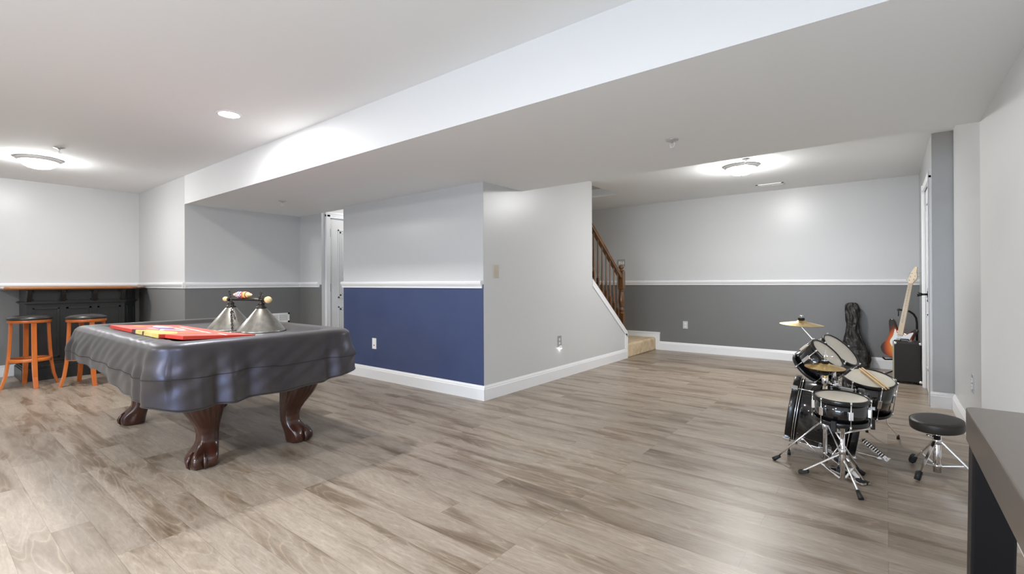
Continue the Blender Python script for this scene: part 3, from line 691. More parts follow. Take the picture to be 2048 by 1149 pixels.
# decorated wooden spindle on the bar
c0 = LA+zb+dr*.035+Vector((0, 0, .035)); Ls = .225
t = thing('wrapped_spindle', 'short pale wood spindle wrapped in white, blue and red, resting on the lamp bar', 'spindle', tuple(c0))
MB().lathe([(0, 0), (.008, .002), (.011, .016), (.010, .03), (.019, .042), (.012, .05)], c0, dr, n=20).build('wooden_tip', M['pale_wood'], t)
MB().lathe([(.012, .160), (.020, .166), (.021, .172), (.011, .180), (.012, .20), (.006, .215), (0, .222)], c0, dr, n=20).build('wooden_tip', M['pale_wood'], t)
wh = mat('cloth_white', (.78, .78, .78), .6); bl = mat('cloth_blue', (.05, .10, .32), .6); rd = mat('cloth_red', (.62, .08, .04), .6); og = mat('cloth_orange', (.85, .42, .14), .6)
b = MB(); sg = [(.042, .060, 0, .019, .024), (.060, .068, 2, .0245, .0245), (.068, .080, 0, .024, .024), (.080, .092, 1, .025, .025), (.092, .104, 0, .024, .023), (.104, .112, 1, .024, .024), (.112, .134, 2, .024, .025), (.134, .164, 3, .0245, .024)]
for a, c_, mi, r0, r1 in sg: b.lathe([(r0, a), (r1, c_)], c0, dr, n=20, mi=mi)
for a, mi, an in ((.072, 1, .6), (.088, 0, 2.3), (.097, 2, 2.9), (.120, 0, 2.2), (.108, 2, 3.4), (.08, 2, 3.6)):
    u, v, d = frame(dr); b.sphere(c0+dr*a+(u*math.cos(an+1)+v*math.sin(an+1))*.022, .006, n=8, m_=6, mi=mi)
b.build('wrapping', [wh, bl, rd, og], t)

# ============================================================ HOME BAR
t = thing('home_bar', 'black panelled home bar with a honey wood counter top', 'bar', (-8.0, 1.3, 0))
FX = -7.80; BY0 = .86; BY1 = 1.76; CX2, CY2 = -8.02, 1.925; ZT = 1.055
def foot(e):   # footprint grown by e
    return [(-8.36, BY0-e), (FX+e, BY0-e), (FX+e, BY1+e*.4), (CX2+e*.7, CY2+e*.9), (-8.36, CY2+e*.9)]
def ext(b, poly, z0, z1, mi=0): return b.prism(poly, lambda a, c_, h: (a, c_, h), z0, z1, mi)
b = ext(MB(), foot(0), .05, ZT); b.build('body', M['barblack'], t)
b = MB(); ext(b, foot(.045), 0, .135); ext(b, foot(.035), .135, .15); ext(b, foot(.022), .15, .165); ext(b, foot(.010), .215, .225)
b.build('plinth', M['barblack'], t, bevel=.003)
b = MB(); ext(b, foot(.012), .882, .895); ext(b, foot(.030), .895, .907); ext(b, foot(.018), .907, .915)
b.build('ledge_moulding', M['barblack'], t, bevel=.002)
def bar_frame(b, p0, p1, z0, z1, dep=.012, wd=.018):
    p0 = Vector((*p0, 0)); p1 = Vector((*p1, 0)); e = (p1-p0).normalized(); n = Vector((e.y, -e.x, 0)); L_ = (p1-p0).length; R = Matrix((e, Vector((0, 0, 1)), n)).transposed(); R = Matrix(((e.x, 0, n.x), (e.y, 0, n.y), (0, 1, 0)))
    zc = (z0+z1)/2; hz_ = (z1-z0)/2; m_ = (p0+p1)/2
    for cc, hx, hh in ((m_+Vector((0, 0, z0+wd/2)), L_/2, wd/2), (m_+Vector((0, 0, z1-wd/2)), L_/2, wd/2), (p0+e*wd/2+Vector((0, 0, zc)), wd/2, hz_), (p1-e*wd/2+Vector((0, 0, zc)), wd/2, hz_)):
        b.obox(cc+n*dep/2, hx, hh, dep/2, R)
yy = [BY0+.06, BY0+.06+.27, BY0+.37, BY0+.64, BY0+.68, BY0+.93]
for i in range(3):
    y0_, y1_ = BY0+.05+i*.289, BY0+.05+i*.289+.232
    bb = MB(); bar_frame(bb, (FX, y0_), (FX, y1_), .93, 1.04, .008, .012); bb.build('frieze_panel', M['barblack'], t, bevel=.002)
    bb = MB(); bar_frame(bb, (FX, y0_), (FX, y1_), .25, .845, .010, .020); bb.build('front_panel', M['barblack'], t, bevel=.003)
bb = MB(); e_ = (Vector((CX2, CY2))-Vector((FX, BY1))).normalized(); q0 = Vector((FX, BY1))+e_*.05; q1 = Vector((CX2, CY2))-e_*.05
bar_frame(bb, tuple(q1), tuple(q0), .25, .845, -.010, .02); bar_frame(bb, tuple(q1), tuple(q0), .93, 1.04, -.008, .012); bb.build('corner_panel', M['barblack'], t, bevel=.002)
for y in (BY0+.022, BY0+.311, BY0+.600, BY0+.878):    # corbels under the top
    MB().prism([(0, .915), (.012, .915), (.03, .95), (.065, 1.0), (.085, 1.05), (0, 1.055)], lambda a, z, h: (FX+a, h, z), y-.02, y+.02).build('corbel', M['barblack'], t, bevel=.002)
top = [(-8.42, BY0-.19), (FX+.10, BY0-.19), (FX+.13, BY0-.15), (FX+.13, BY1+.06), (FX+.08, BY1+.12), (-8.04, 2.040), (-8.42, 2.040)]
cx_, cy_ = -8.1, 1.3
def grow(p, e): return [(x+(e if x > cx_ else -0), y+(e if y > cy_ and y < 2.03 else (-e if y < cy_ else 0))) for x, y in p]
b = MB(); zs = [(ZT, -.02), (ZT+.006, -.006), (ZT+.018, .0), (ZT+.030, -.003), (ZT+.038, -.015)]
b.loft([[(x, y, z) for x, y in grow(top, e)] for z, e in zs], True, 0, False)
b.build('counter_top', M['bartop'], t, bevel=.003)

# bar stools
def stool(label, x, y, rz):
    t = thing('bar_stool', label, 'bar stool', (x, y, 0), 'orange wood bar stools at the bar', rz)
    MB().lathe([(0, .785), (.08, .784), (.14, .776), (.172, .762), (.184, .748), (.182, .738), (.176, .733), (0, .733)], n=48).build('seat_cushion', M['vinyl'], t, local=True)
    MB().lathe([(.10, .70), (.172, .70), (.176, .704), (.176, .728), (.172, .733), (.10, .733)], n=48).lathe([(.0, .712), (.11, .712)], n=24).build('seat_ring', M['orange'], t, local=True)
    for i in range(4):
        a = PI/4+i*PI/2; d = Vector((math.cos(a), math.sin(a), 0)); s_ = Vector((-d.y, d.x, 0)); rings = []
        for z, r, th, wd in ((.718, .150, .026, .042), (.60, .153, .026, .042), (.40, .162, .026, .043), (.25, .174, .026, .044), (.12, .192, .026, .042), (.0, .226, .024, .038)):
            c_ = d*r+Vector((0, 0, z)); rings.append([c_+d*(u*th/2)+s_*(v*wd/2) for u, v in ((-1, -1), (1, -1), (1, 1), (-1, 1))])
        MB().loft(rings, True, 0, False).build('leg', M['orange'], t, local=True, bevel=.003)
    MB().lathe([(.148, .280), (.174, .280), (.176, .283), (.176, .311), (.172, .315), (.146, .315), (.148, .280)], n=48).build('foot_ring', M['orange'], t, local=True)
    return t
stool('orange wood bar stool with a round black seat at the far left', -7.415, .845, math.radians(-40))
stool('orange wood bar stool with a round black seat half hidden by the pool table cover', -7.09, 1.26, math.radians(-38))

# ============================================================ DRUM KIT
def drum_shell(t, c, n, r, h, nl, phase=0, bottom_head=True, badge=None, rings_inset=0, hoopw=.020, part='shell'):
    """c = centre of the playing head, n = unit normal outwards, shell extends h behind it"""
    c = Vector(c); n = Vector(n).normalized(); u, v, _ = frame(n); b0 = c-n*h
    MB().lathe([(r-.004, .012), (r, .012), (r, h-.010), (r-.004, h-.010)], b0, n, n=56).build('shell', M['gloss'], t)
    for q, s_ in ((c-n*(hoopw*.85), 1), (b0-n*.002, -1)):
        hp = MB().lathe([(r+.001, 0), (r+.008, .001), (r+.010, .004), (r+.010, hoopw-.004), (r+.007, hoopw), (r+.001, hoopw), (r-.002, hoopw-.005)], q, n, n=56).build('hoop', M['hoop'], t)
    hd = MB().lathe([(r+.001, -.004), (r-.006, -.003), (0, -.002)], c-n*.0, n, n=56).build('drum_head', M['head'], t)
    MB().lathe([(r+.0, .0), (r-.01, -.001), (0, -.001)], b0+n*.004, -n, n=56).build('bottom_head', M['head'], t)
    mk = u*(-.55*r)+v*(.35*r)
    for k in range(nl):
        a = phase+2*PI*k/nl; e = u*math.cos(a)+v*math.sin(a); tg = n.cross(e)
        R = Matrix((e, tg, n)).transposed(); mid = c-n*h*.5
        b = MB()
        b.obox(mid+e*(r+.008), .009, .011, min(.030, h*.17), R)
        lg = b.build('lug', M['chrome'], t, bevel=.003)
        MB().tube([c+e*(r+.013)+n*.004, c-n*h+e*(r+.013)-n*.004], .0028, 8).tube([c+e*(r+.013)-n*.010, c+e*(r+.013)+n*.006], .005, 8).tube([c-n*(h-.012)+e*(r+.013), c-n*(h+.006)+e*(r+.013)], .005, 8).build('tension_rod', M['chrome'], lg)
    return u, v, hd
def squiggle(t, name, c, ex, ey, n, w_, h_, mt, seed=1, r=.0012):
    r_ = random.Random(seed); pts = []; b = MB(); m_ = 26
    for i in range(m_+1):
        q = i/m_; pts.append(Vector(c)+Vector(ex)*(w_*(q-.5))+Vector(ey)*(h_*.5*math.sin(q*31+r_.uniform(-.3, .3))*(.5+.5*(q < .25)))+Vector(n)*.001)
    b.tube(pts, r, 5); b.build(name, mt, t)
# bass drum, axis nearly along x, front raised
F0 = Vector((-.505, 3.62, .285)); A0 = Vector((1, .05, -.145)).normalized(); Lb = .37; Rb = .205
t = thing('bass_drum', 'glossy black bass drum on its side with chrome rods, largest drum of the kit', 'drum', (-.32, 3.63, 0))
E0 = F0+A0*Lb; u, v, _ = frame(A0)
MB().lathe([(Rb-.003, 0.01), (Rb, .01), (Rb, Lb-.01), (Rb-.003, Lb-.01)], F0, A0, n=72).build('shell', M['gloss'], t)
for q in (F0, E0-A0*.034):
    MB().lathe([(Rb+.001, 0), (Rb+.012, 0), (Rb+.014, .004), (Rb+.014, .030), (Rb+.012, .034), (Rb+.001, .034)], q, A0, n=72).build('hoop', M['hoop'], t)
for q in (F0+A0*.050, F0+A0*.038, E0-A0*.046): MB().torus(q, A0, Rb+.003, .0032, 72, 8).build('chrome_band', M['chrome'], t)
MB().lathe([(Rb, .004), (0, .006)], F0, A0, n=56).build('front_head', M['gloss'], t)
MB().lathe([(Rb, -.004), (0, -.006)], E0, A0, n=56).build('drum_head', M['head'], t)
up = Vector((0, 0, 1))
for a in [math.radians(x_) for x_ in (-130, -50, 47, 133)]:
    e = Vector((0, 0, 0)); yv = A0.cross(up).normalized(); zv = yv.cross(A0).normalized()
    e = yv*math.cos(a)+zv*math.sin(a)
    R = Matrix((A0, A0.cross(e), e)).transposed()
    lg = MB().obox(F0+A0*.22+e*(Rb+.009), .034, .012, .010, R).build('lug', M['chrome'], t, bevel=.003)
    MB().tube([F0-A0*.012+e*(Rb+.019), E0+A0*.012+e*(Rb+.019)], .003, 8).build('tension_rod', M['chrome'], lg)
    for q_ in (F0+A0*.012, E0-A0*.014): MB().obox(q_+e*(Rb+.019), .019, .014, .007, R).build('claw', M['chrome'], lg, bevel=.002)
for s_ in (-1, 1):
    p = F0+A0*.085+Vector((0, s_*Rb*.72, -Rb*.72)); ft = Vector((-.50, 3.515, .012)) if s_ < 0 else Vector((-.50, 3.80, .012))
    sp = MB().tube([p+Vector((.01, 0, .02)), p, ft+Vector((0, 0, .06)), ft], .0048, 8).sphere(p, .012, n=10, m_=8).build('spur', M['chrome'], t)
    MB().cyl(ft+Vector((0, 0, -.011)), ft+Vector((0, 0, .018)), .010, .007).build('rubber_foot', M['rubber'], sp)
# tom holder post and arms
Pm = F0+A0*.24+Vector((0, .03, Rb*.98)); T1 = Vector((-.289, 3.54, .669)); N1 = Vector((.69, -.20, .70)).normalized(); T2 = Vector((-.238, 3.79, .668)); N2 = Vector((.69, -.22, .70)).normalized()
b = MB().cyl(Pm-up*.02, Pm+up*.17, .012).cyl(Pm-up*.01, Pm+up*.02, .022).cyl(Pm+up*.13, Pm+up*.18, .018)
b.tube([Pm+up*.16, T1-N1*.10-Vector((.0, -.06, .04))], .006).tube([Pm+up*.16, T2-N2*.12-Vector((0, .05, .05))], .006)
b.build('tom_holder', M['chrome'], t)
t = thing('tom_drum', 'small tilted black rack tom with a pale head, left of the pair', 'drum', tuple(T1-N1*.18), 'tilted rack toms')
u, v, hd = drum_shell(t, T1, N1, .101, .165, 5, .35)
squiggle(hd, 'head_print', T1+Vector((-.055, .02, .065))*1.0, v.cross(N1), v, N1, .035, .010, M['mark'], 3, .0008) if False else None
t = thing('tom_drum', 'larger tilted black rack tom behind the smaller one', 'drum', tuple(T2-N2*.2), 'tilted rack toms')
drum_shell(t, T2, N2, .121, .18, 5, .1)
# floor tom
TF = Vector((-.102, 4.12, .447)); NF = Vector((.13, -.24, .96)).normalized()
t = thing('floor_tom', 'black floor tom standing on bent chrome legs with sticks on its head', 'drum', (TF.x, TF.y, 0))
u, v, _ = drum_shell(t, TF, NF, .147, .235, 6, .5)
squiggle(t, 'badge', TF-NF*.05+Vector((-.085, -.125, .0)), Vector((.9, -.42, .0)).normalized(), up, Vector((-.4, -.9, 0)), .055, .018, M['chrome'], 5, .0015)
for a, f_ in ((0, (.058, 4.325)), (2.1, (-.12, 4.38)), (4.2, (-.29, 4.06))):
    f_ = Vector((*f_, .012)); e = Vector((f_.x-TF.x, f_.y-TF.y, 0)).normalized(); q = TF+e*.158
    lg = MB().tube([Vector((q.x, q.y, .40)), Vector((q.x, q.y, .13)), Vector((q.x, q.y, .115))+e*.004, f_+Vector((0, 0, .01)), f_], .0048, 8).cyl((q.x, q.y, .27), (q.x, q.y, .30), .010).build('leg', M['chrome'], t)
    MB().cyl((f_.x, f_.y, 0), (f_.x, f_.y, .03), .010, .007).build('rubber_foot', M['rubber'], lg)
# drumsticks
for k, (lab, o) in enumerate((('pale drumstick lying nearer the viewer on the floor tom head', -.012), ('pale drumstick lying farther back on the floor tom head', .010))):
    ex = Vector((.105, -.185, 0)).normalized(); ex = (ex - NF*ex.dot(NF)).normalized(); sd_ = NF.cross(ex)
    c_ = TF+NF*.0085+sd_*(-o)+ex*(-.135+k*.012)+Vector((.012, 0, 0))
    ob = MB().lathe([(0, 0), (.006, .001), (.0068, .006), (.0068, .24), (.0040, .292), (.0035, .30), (.0055, .306), (.0055, .312), (0, .316)], c_+NF*.001, (ex+NF*.012).normalized(), n=14).build('drumstick', M['stick'])
    tag(ob, lab, 'drumstick', 'drumsticks on the floor tom')
# snare on its stand
TS = Vector((-.200, 3.16, .487)); NS = Vector((.02, -.06, .998)).normalized()
t = thing('snare_drum', 'shallow glossy black snare drum resting level on a chrome tripod stand', 'drum', tuple(TS-NS*.18))
u, v, _ = drum_shell(t, TS, NS, .121, .135, 6, -.65, hoopw=.024)
MB().obox(TS-NS*.07+Vector((.128, -.0, 0)), .006, .010, .026).obox(TS-NS*.045+Vector((.138, 0, 0)), .012, .006, .008).build('strainer', M['steelplate'], t, bevel=.002)
t = thing('snare_stand', 'chrome double-braced tripod stand carrying the snare drum', 'stand', (-.195, 3.17, 0))
c_ = Vector((-.195, 3.17, 0))
MB().cyl(c_+up*.035, c_+up*.31, .0115).cyl(c_+up*.17, c_+up*.20, .016).build('pole', M['chrome'], t)
for f_ in ((-.385, 3.20), (-.108, 3.235), (-.225, 3.345)):
    f_ = Vector((*f_, .02)); d = f_-c_; d.z = 0; d.normalize()
    lg = MB().bar(c_+d*.014+up*.165, f_+up*.006, .018, .007).bar(c_+d*.014+up*.035, c_.lerp(f_, .55)+up*.085, .013, .005).build('leg', M['chrome'], t)
    MB().bar(f_-d*.028+up*.008, f_+d*.022-up*.008, .026, .020).build('rubber_foot', M['rubber'], lg, bevel=.004)
for a in (.3, 2.4, 4.5):
    e = Vector((math.cos(a), math.sin(a), 0)); bt = TS-NS*.165
    ar = MB().tube([c_+up*.28, c_+e*.05+up*.30, c_+e*.126+up*.322, c_+e*.138+up*.352], .006, 8).build('basket_arm', M['chrome'], t)
    MB().obox(c_+e*.137+up*.348, .010, .012, .028, Matrix.Rotation(a, 3, 'Z')).build('rubber_grip', M['rubber'], ar, bevel=.003)
# hi-hat
hc = Vector((-.291, 3.372, 0))
t = thing('hi_hat', 'pair of brass hi-hat cymbals on a chrome stand, lower than the crash cymbal', 'cymbal', tuple(hc))
NH = Vector((.03, -.05, 1)).normalized(); HH = hc+up*.612
cymp = [(.012, .022), (.020, .021), (.030, .014), (.036, .010), (.070, .003), (.104, -.006)]
MB().lathe(cymp, HH, NH, n=64).lathe([(r, z-.0015) for r, z in cymp], HH, NH, n=64).build('top_cymbal', M['brass'], t)
MB().lathe([(r, -z-.012) for r, z in cymp], HH, NH, n=64).build('bottom_cymbal', M['brass'], t)
MB().cyl(HH+up*.022, HH+up*.032, .022).cyl(HH-up*.06, HH-up*.035, .012, .024).build('felt', M['felt'], t)
MB().cyl(HH+up*.03, HH+up*.037, .017).cyl(HH+up*.03, HH+up*.10, .0042).cyl(HH+up*.05, HH+up*.075, .009).cyl(HH+up*.06, HH+up*.06+Vector((.035, .01, .0)), .004).sphere(HH+up*.06+Vector((.038, .01, 0)), .008, n=10, m_=6).build('clutch', M['chrome'], t)
MB().cyl(hc+up*.04, hc+up*.55, .0125).cyl(hc+up*.50, hc+up*.56, .017).cyl(hc+up*.24, hc+up*.28, .018).cyl(hc+up*.28, hc+up*.31, .020).build('pole', M['chrome'], t)
for f_ in ((-.545, 3.35), (-.115, 3.02), (-.125, 3.40)):
    f_ = Vector((*f_, .018)); d = (f_-hc); d.z = 0; d.normalize()
    lg = MB().tube([hc+d*.018+up*.285, f_+up*.004], .0055, 8).tube([hc+d*.014+up*.06, hc.lerp(f_, .45)+up*.155], .004, 8).build('leg', M['chrome'], t)
    MB().cyl(f_-d*.020+up*.016, f_+d*.018-up*.012, .009, .013).build('rubber_foot', M['rubber'], lg)
MB().bar(hc+Vector((.02, -.01, .022)), hc+Vector((.20, -.14, .012)), .055, .010).bar(hc+Vector((.0, .0, .10)), hc+Vector((.17, -.12, .03)), .035, .006).build('foot_pedal', M['chrome'], t)
# crash cymbal on its rod
CC = Vector((-.450, 3.70, .836)); NC = Vector((.05, -.03, 1)).normalized()
t = thing('crash_cymbal', 'pale brass crash cymbal on a slanting rod, highest piece of the drum kit', 'cymbal', tuple(CC-up*.2))
cymp = [(.006, .024), (.016, .023), (.026, .017), (.033, .011), (.075, .003), (.128, -.008)]
MB().lathe(cymp, CC, NC, n=64).lathe([(r, z-.0015) for r, z in cymp], CC, NC, n=64).build('cymbal_disc', M['brass'], t)
MB().cyl(CC+up*.023, CC+up*.036, .020).build('felt', M['felt'], t)
foot_ = T1-N1*.09+Vector((-.125, .02, .02)) 
rod_end = Vector((-.340, 3.72, .66)); rod_mid = Vector((-.19, 3.66, .47))
MB().tube([CC+up*.055, CC-up*.02, CC-up*.03+Vector((.006, 0, 0)), Vector((-.372, 3.70, .715)), Vector((-.30, 3.67, .58)), Pm+up*.12], .0045, 8).sphere(CC+up*.050, .008, (1.6, .6, .8), n=10, m_=6).build('cymbal_rod', M['chrome'], t)
# bass drum pedal
t = thing('bass_pedal', 'chrome bass drum pedal with a ribbed footboard on the floor', 'drum pedal', (-.08, 3.78, 0))
p0 = Vector((-.135, 3.69, 0)); p1 = Vector((.01, 3.66, 0)); d = Vector((.97, .12, 0)).normalized(); s_ = Vector((-d.y, d.x, 0))
h0 = Vector((-.105, 3.77, .0)); h1 = Vector((-.0, 3.745, 0)); 
p0 = Vector((-.165, 3.80, 0)); p1 = Vector((-.012, 3.765, 0)); d = (p1-p0).normalized(); s_ = Vector((-d.y, d.x, 0)); Lp = (p1-p0).length
MB().bar(p0-d*.02+up*.009, p1-d*.03+up*.004, .010, .006).obox(p1+up*.005-d*.008, .028, .034, .005, Matrix.Rotation(math.atan2(d.y, d.x), 3, 'Z')).build('base_plate', M['chrome'], t)
fb = MB().bar(p0+d*.03+up*.098, p1+up*.012, .058, .006).build('footboard', M['chrome'], t)
b = MB()
for k in range(10):
    q = (p0+d*.04+up*.101).lerp(p1+up*.016, (k+.5)/10.5); b.bar(q-s_*.024+up*.003, q+s_*.024+up*.003, .006, .005)
b.build('grip_ribs', M['darkmetal'], fb)
b = MB()
for k in (-1, 1): b.bar(p0+s_*.036*k+up*.0, p0+s_*.036*k+up*.165, .016, .010)
b.cyl(p0-s_*.045+up*.155, p0+s_*.05+up*.155, .007)
b.build('frame', M['chrome'], t, bevel=.002)
MB().tube([p0+up*.155, p0-d*.03+up*.27], .0038, 8).sphere(p0-d*.032+up*.275, .020, (.7, 1, 1), n=14, m_=8).build('beater', M['chrome'], t)
# throne
tc_ = Vector((.220, 3.62, 0))
t = thing('drum_throne', 'low round drum throne with a thick black seat on a chrome tripod', 'stool', tuple(tc_))
NT = Vector((-.05, -.09, .995)).normalized(); sc_ = tc_+up*.277
MB().lathe([(0, .058), (.09, .057), (.110, .055), (.118, .050), (.121, .042), (.121, .010), (.118, .002), (.108, 0), (0, 0)], sc_, NT, n=56).build('seat', M['vinyl2'], t)
MB().torus(sc_+NT*.050, NT, .1185, .002, 56, 6).build('piping', M['vinyl2'], t)
MB().cyl(tc_+up*.03, tc_+up*.24, .019).cyl(tc_+up*.2, tc_+up*.277, .0125).cyl(tc_+up*.19, tc_+up*.225, .021).cyl(tc_+up*.06, tc_+up*.075, .021).cyl(tc_+up*.225+Vector((-.01, 0, 0)), tc_+up*.235+Vector((-.045, -.01, 0)), .005).build('pole', M['chrome'], t)
for f_ in ((.120, 3.80), (.133, 3.49), (.40, 3.60)):
    f_ = Vector((*f_, .022)); dd = f_-tc_; dd.z = 0; dd.normalize()
    lg = MB().bar(tc_+dd*.02+up*.205, f_+up*.006, .014, .006).bar(tc_+dd*.02+up*.068, tc_.lerp(f_, .62)+up*.078, .010, .005).build('leg', M['chrome'], t)
    b = MB().cyl(f_-dd*.012+up*.032, f_+dd*.012-up*.014, .014, .014, 14)
    ax_ = (dd*.024-up*.046).normalized()
    for k in range(5): b.lathe([(.014, 0), (.019, .002), (.014, .004)], f_-dd*.010+up*.026+ax_*(.008*k), ax_, n=14)
    b.build('rubber_foot', M['rubber'], lg)

# ============================================================ AMP, GUITAR, STAND, BAG
t = thing('guitar_amplifier', 'black guitar amplifier cabinet with chrome corners and a tan grille edge', 'amplifier', (.17, 6.83, 0))
ax0, ax1, ay0, ay1, az0, az1 = .048, .288, 6.67, 6.98, .022, .445
MB().box(ax0+.012, ax1, ay0, ay1, az0, az1).build('cabinet', M['tolex'], t, bevel=.010)
MB().box(ax0, ax0+.014, ay0+.012, ay1-.012, az0+.012, az1-.012).build('grille_cloth', M['grille'], t, bevel=.002)
for x in (ax0+.02, ax1-.008):
    for z in (az0+.008, az1-.008):
        MB().sphere((x, ay0+.006, z), .017, (1, .7, 1), n=12, m_=8).build('corner_guard', M['chrome'], t)
MB().tube([(.19, 6.83, az1), (.185, 6.83, az1+.022), (.12, 6.83, az1+.024), (.115, 6.83, az1)], .007, 8).obox((.195, 6.83, az1+.004), .014, .016, .005).obox((.110, 6.83, az1+.004), .014, .016, .005).build('handle', M['blackmetal'], t)
MB().obox((.195, 6.80, az1+.005), .016, .006, .006).build('handle_bracket', M['chrome'], t)
for x in (ax0+.04, ax1-.03):
    for y in (ay0+.04, ay1-.04): MB().cyl((x, y, 0), (x, y, az0+.002), .014).build('foot', M['rubber'], t)
# electric guitar (local: x across, z up the neck, -y faces the room)
def catmull(P_, n=8):
    o = []; L_ = len(P_)
    for i in range(L_):
        p0, p1, p2, p3 = [Vector((*P_[(i+j) % L_], 0)) for j in (-1, 0, 1, 2)]
        for k in range(n):
            q = k/n; o.append(tuple((.5*((2*p1)+(-p0+p2)*q+(2*p0-5*p1+4*p2-p3)*q*q+(-p0+3*p1-3*p2+p3)*q**3))[:2]))
    return o
gt = thing('electric_guitar', 'sunburst electric guitar with white pickguard and maple neck on a stand', 'guitar', (.088, 7.14, .215))
gt.rotation_euler = (math.radians(-6.1), math.radians(7.1), math.radians(-30))
body = catmull([(0, 0), (.09, .003), (.150, .04), (.168, .10), (.145, .175), (.120, .235), (.130, .29), (.155, .345), (.142, .372), (.105, .345), (.07, .300), (.035, .300), (-.035, .315), (-.06, .35), (-.095, .42), (-.130, .440), (-.148, .41), (-.130, .33), (-.118, .26), (-.132, .19), (-.168, .13), (-.178, .08), (-.145, .028), (-.08, .002)], 6)
sb = mat('sunburst', (.5, .15, .02), .12, 0, .5, .6)
N = sb.node_tree.nodes; L = sb.node_tree.links; tcn = N.new('ShaderNodeTexCoord'); mp = N.new('ShaderNodeMapping'); mp.vector_type = 'POINT'
mp.inputs['Location'].default_value = (0, 0, -.16/.30); mp.inputs['Scale'].default_value = (1/.205, 0, 1/.30)
vl = N.new('ShaderNodeVectorMath'); vl.operation = 'LENGTH'; rp = N.new('ShaderNodeValToRGB')
els = rp.color_ramp.elements; els.new(.5); els.new(.6)
for e_, (p_, c_) in zip(els, ((.30, (.72, .25, .03)), (.55, (.50, .085, .01)), (.74, (.075, .015, .008)), (.95, (.012, .008, .007)))): e_.position = p_; e_.color = (*c_, 1)
L.new(tcn.outputs['Object'], mp.inputs[0]); L.new(mp.outputs[0], vl.inputs[0]); L.new(vl.outputs['Value'], rp.inputs[0]); L.new(rp.outputs[0], N['Principled BSDF'].inputs['Base Color'])
MB().prism(body, lambda a, z, h: (a, h, z), -.022, .022).build('body', sb, gt, local=True, bevel=.006)
pg = catmull([(-.045, .305), (-.065, .33), (-.07, .25), (-.09, .17), (-.03, .10), (.05, .06), (.10, .07), (.105, .14), (.095, .21), (.11, .27), (.125, .325), (.09, .31), (.06, .285), (.03, .285), (-.03, .285)], 4)
MB().prism(pg, lambda a, z, h: (a, h, z), -.025, -.0225).build('pickguard', M['pickguard'], gt, local=True)
nk = MB().loft([[(-.028, -.034, .27), (.028, -.034, .27), (.028, -.012, .27), (-.028, -.012, .27)], [(-.021, -.034, .885), (.021, -.034, .885), (.019, -.014, .885), (-.019, -.014, .885)]], True, 0, False).build('neck', M['maple'], gt, local=True, bevel=.003)
b = MB()
z = .87
for k in range(18):
    b.box(-.026, .026, -.0358, -.0335, z-.001, z+.001); z -= .036*.955**k
b.box(-.001, .001, -.0352, -.0338, z, .87)
b.build('frets', M['steelplate'], nk, local=True)
b = MB()
for zz in (.80, .735, .675, .62, .50, .42): b.cyl((0, -.0338, zz), (0, -.0352, zz), .0035)
b.build('fret_dots', M['felt'], nk, local=True)
hs_ = [(-.021, .88), (-.034, .915), (-.028, .96), (-.008, 1.03), (.012, 1.075), (.034, 1.072), (.036, 1.03), (.052, .955), (.050, .935), (.021, .88)]
hd = MB().prism(hs_, lambda a, z, h: (a, h, z), -.030, -.014).build('headstock', M['maple'], gt, local=True, bevel=.003)
for k in range(3):
    for sx in (-1, 1):
        x = .004+sx*(.022)+k*.006; z = .915+k*.042+(.012 if sx > 0 else 0)
        MB().cyl((x, -.030, z), (x, -.042, z), .005, n=10).cyl((x, -.03, z), (x, -.032, z), .008, n=12).cyl((x, -.022, z), (x+sx*.024, -.022, z), .003, n=8).sphere((x+sx*.028, -.022, z), .007, n=8, m_=6).build('tuning_peg', M['chrome'], hd, local=True)
b = MB()
for k in range(6): x = -.015+k*.006; b.tube([(x*1.5, -.035, .06), (x*1.3, -.0375, .30), (x, -.0375, .885)], .0007, 4)
b.build('strings', M['steelplate'], gt, local=True)
MB().box(-.04, .04, -.034, -.025, .045, .07).build('bridge', M['chrome'], gt, local=True, bevel=.002)
for zz in (.105, .16, .225): MB().box(-.038, .038, -.033, -.025, zz, zz+.018).build('pickup', M['pickguard'], gt, local=True, bevel=.003)
for q in ((.075, .13), (.09, .10), (.10, .07)): MB().cyl((q[0], -.025, q[1]), (q[0], -.038, q[1]), .010, n=16).build('knob', M['pickguard'], gt, local=True)
# guitar stand
t = thing('guitar_stand', 'black tubular stand holding the sunburst guitar behind the amplifier', 'guitar stand', (.20, 7.28, 0))
b = MB().tube([(.275, 7.30, .02), (.275, 7.30, .62), (.268, 7.295, .68), (.245, 7.28, .725), (.21, 7.26, .755), (.165, 7.245, .770), (.11, 7.235, .775)], .011, 10)
b.build('upright', M['blackmetal'], t)
MB().tube([(.112, 7.235, .775), (.108, 7.20, .775), (.105, 7.175, .775)], .013, 10).tube([(.106, 7.19, .775), (.106, 7.19, .70)], .005, 8).build('neck_yoke', M['rubber'], t)
MB().tube([(.275, 7.30, .22), (.15, 7.26, .19), (.02, 7.20, .185), (-.02, 7.10, .195), (-.045, 7.055, .225)], .009, 8).tube([(.275, 7.30, .22), (.18, 7.14, .18), (.17, 7.07, .21)], .009, 8).build('cradle', M['blackmetal'], t)
for f_ in ((-.03, 7.12, .010), (.275, 7.05, .010), (.10, 7.55, .010)):
    lg = MB().tube([(.275, 7.30, .16), (f_[0], f_[1], .016), f_], .008, 8).build('leg', M['blackmetal'], t)
    MB().sphere((f_[0], f_[1], .013), .012, n=10, m_=6).build('rubber_foot', M['rubber'], lg)
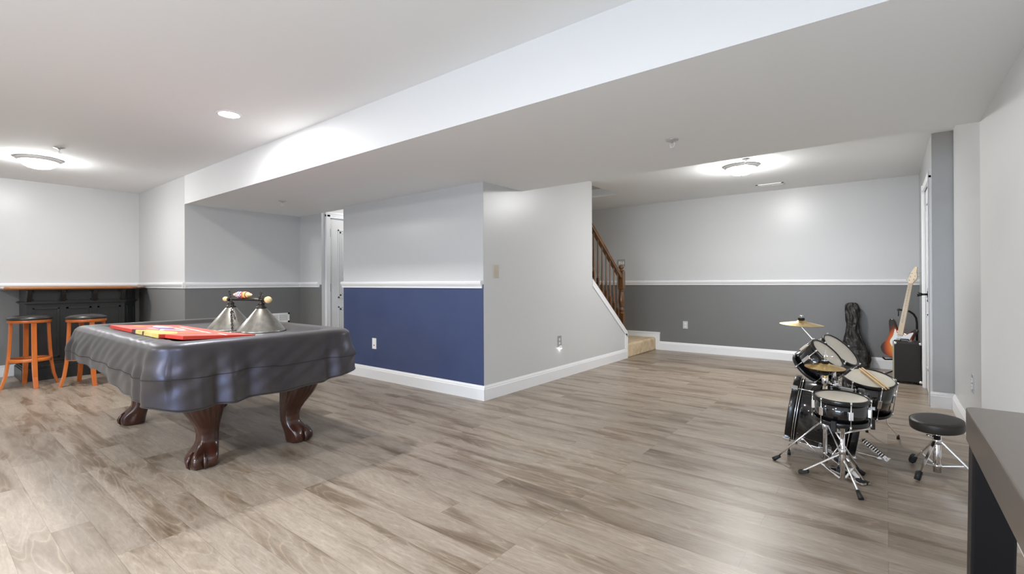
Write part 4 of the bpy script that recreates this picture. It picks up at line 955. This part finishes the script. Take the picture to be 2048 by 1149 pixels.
# gig bag leaning on the far wall
t = None
rings = []; rr = random.Random(9)
lv = [(0, .03, .0), (.008, .135, -.005), (.04, .165, 0), (.10, .172, 0), (.17, .170, .0), (.24, .155, -.004), (.30, .128, -.006), (.36, .100, -.008), (.42, .082, -.010), (.48, .072, -.012), (.54, .066, -.013), (.58, .063, -.014), (.62, .070, -.014), (.68, .074, -.015), (.74, .076, -.016), (.79, .074, -.018), (.825, .058, -.018), (.84, .03, -.018)]
def itp(z):
    for a, c_ in zip(lv, lv[1:]):
        if a[0] <= z <= c_[0]+1e-9:
            q = (z-a[0])/(c_[0]-a[0]); return a[1]+(c_[1]-a[1])*q, a[2]+(c_[2]-a[2])*q
    return lv[-1][1:]
NN = 64
for i in range(110):
    z = .84*i/109; w_, cx = itp(z); yc = 7.47+.10*z; dp = .062-.02*z if z > .02 else .05
    if z < .03 or z > .82: dp *= .7
    ring_ = []
    for k in range(NN):
        a = 2*PI*k/NN; cs, sn = math.cos(a), math.sin(a)
        r = 1/((abs(cs)**2.6+abs(sn)**2.6)**(1/2.6))
        wv = .004*math.sin(9*a+9*z+2*math.sin(17*z))+.003*math.sin(5*a-33*z)+.004*math.sin(60*z+3*a)*(1 if z < .3 else .4)
        ring_.append((-.335+cx+cs*r*(w_+wv), yc+sn*r*(dp+wv), z*.995))
    rings.append(ring_)
bg = tag(MB().loft(rings, True).build('guitar_bag', M['bag']), 'wrinkled black guitar gig bag leaning against the slate wall', 'guitar bag')
MB().torus((-.350, 7.525, .565), (0, .1, 1), .060, .004, 32, 6).build('neck_strap', M['bag'], bg)
MB().tube([(-.255, 7.435, .02), (-.195, 7.42, .10), (-.20, 7.43, .22), (-.245, 7.455, .36), (-.28, 7.47, .45)], .004, 6).build('zipper', M['darkmetal'], bg)

# ============================================================ CONSOLE TABLE AT RIGHT
t = thing('console_table', 'brown black table in the right foreground against the wall', 'table', (.31, 1.2, 0))
tz = .755; tx0, tx1, ty0, ty1 = .176, .438, .25, 1.895
def rrect(x0, x1, y0, y1, r, n=6):
    o = []
    for cx, cy, a0 in ((x1-r, y1-r, 0), (x0+r, y1-r, PI/2), (x0+r, y0+r, PI), (x1-r, y0+r, 3*PI/2)):
        for k in range(n+1): a = a0+PI/2*k/n; o.append((cx+r*math.cos(a), cy+r*math.sin(a)))
    return o
MB().prism(rrect(tx0, tx1, ty0, ty1, .022), lambda a, c_, h: (a, c_, h), tz-.094, tz).build('table_top', M['tablebrown'], t, bevel=.004)
for cx, cy, sy in ((tx0+.052, ty1-.050, 1), (tx1-.05, ty1-.05, 1), (tx0+.052, ty0+.05, -1), (tx1-.05, ty0+.05, -1)):
    o = .11*sy
    MB().loft([[(cx-.045, cy-.042+o, 0), (cx+.045, cy-.042+o, 0), (cx+.045, cy+.042+o, 0), (cx-.045, cy+.042+o, 0)], [(cx-.045, cy-.042, tz-.094), (cx+.045, cy-.042, tz-.094), (cx+.045, cy+.042, tz-.094), (cx-.045, cy+.042, tz-.094)]], True, 0, False).build('leg', M['tableblack'], t, bevel=.006)
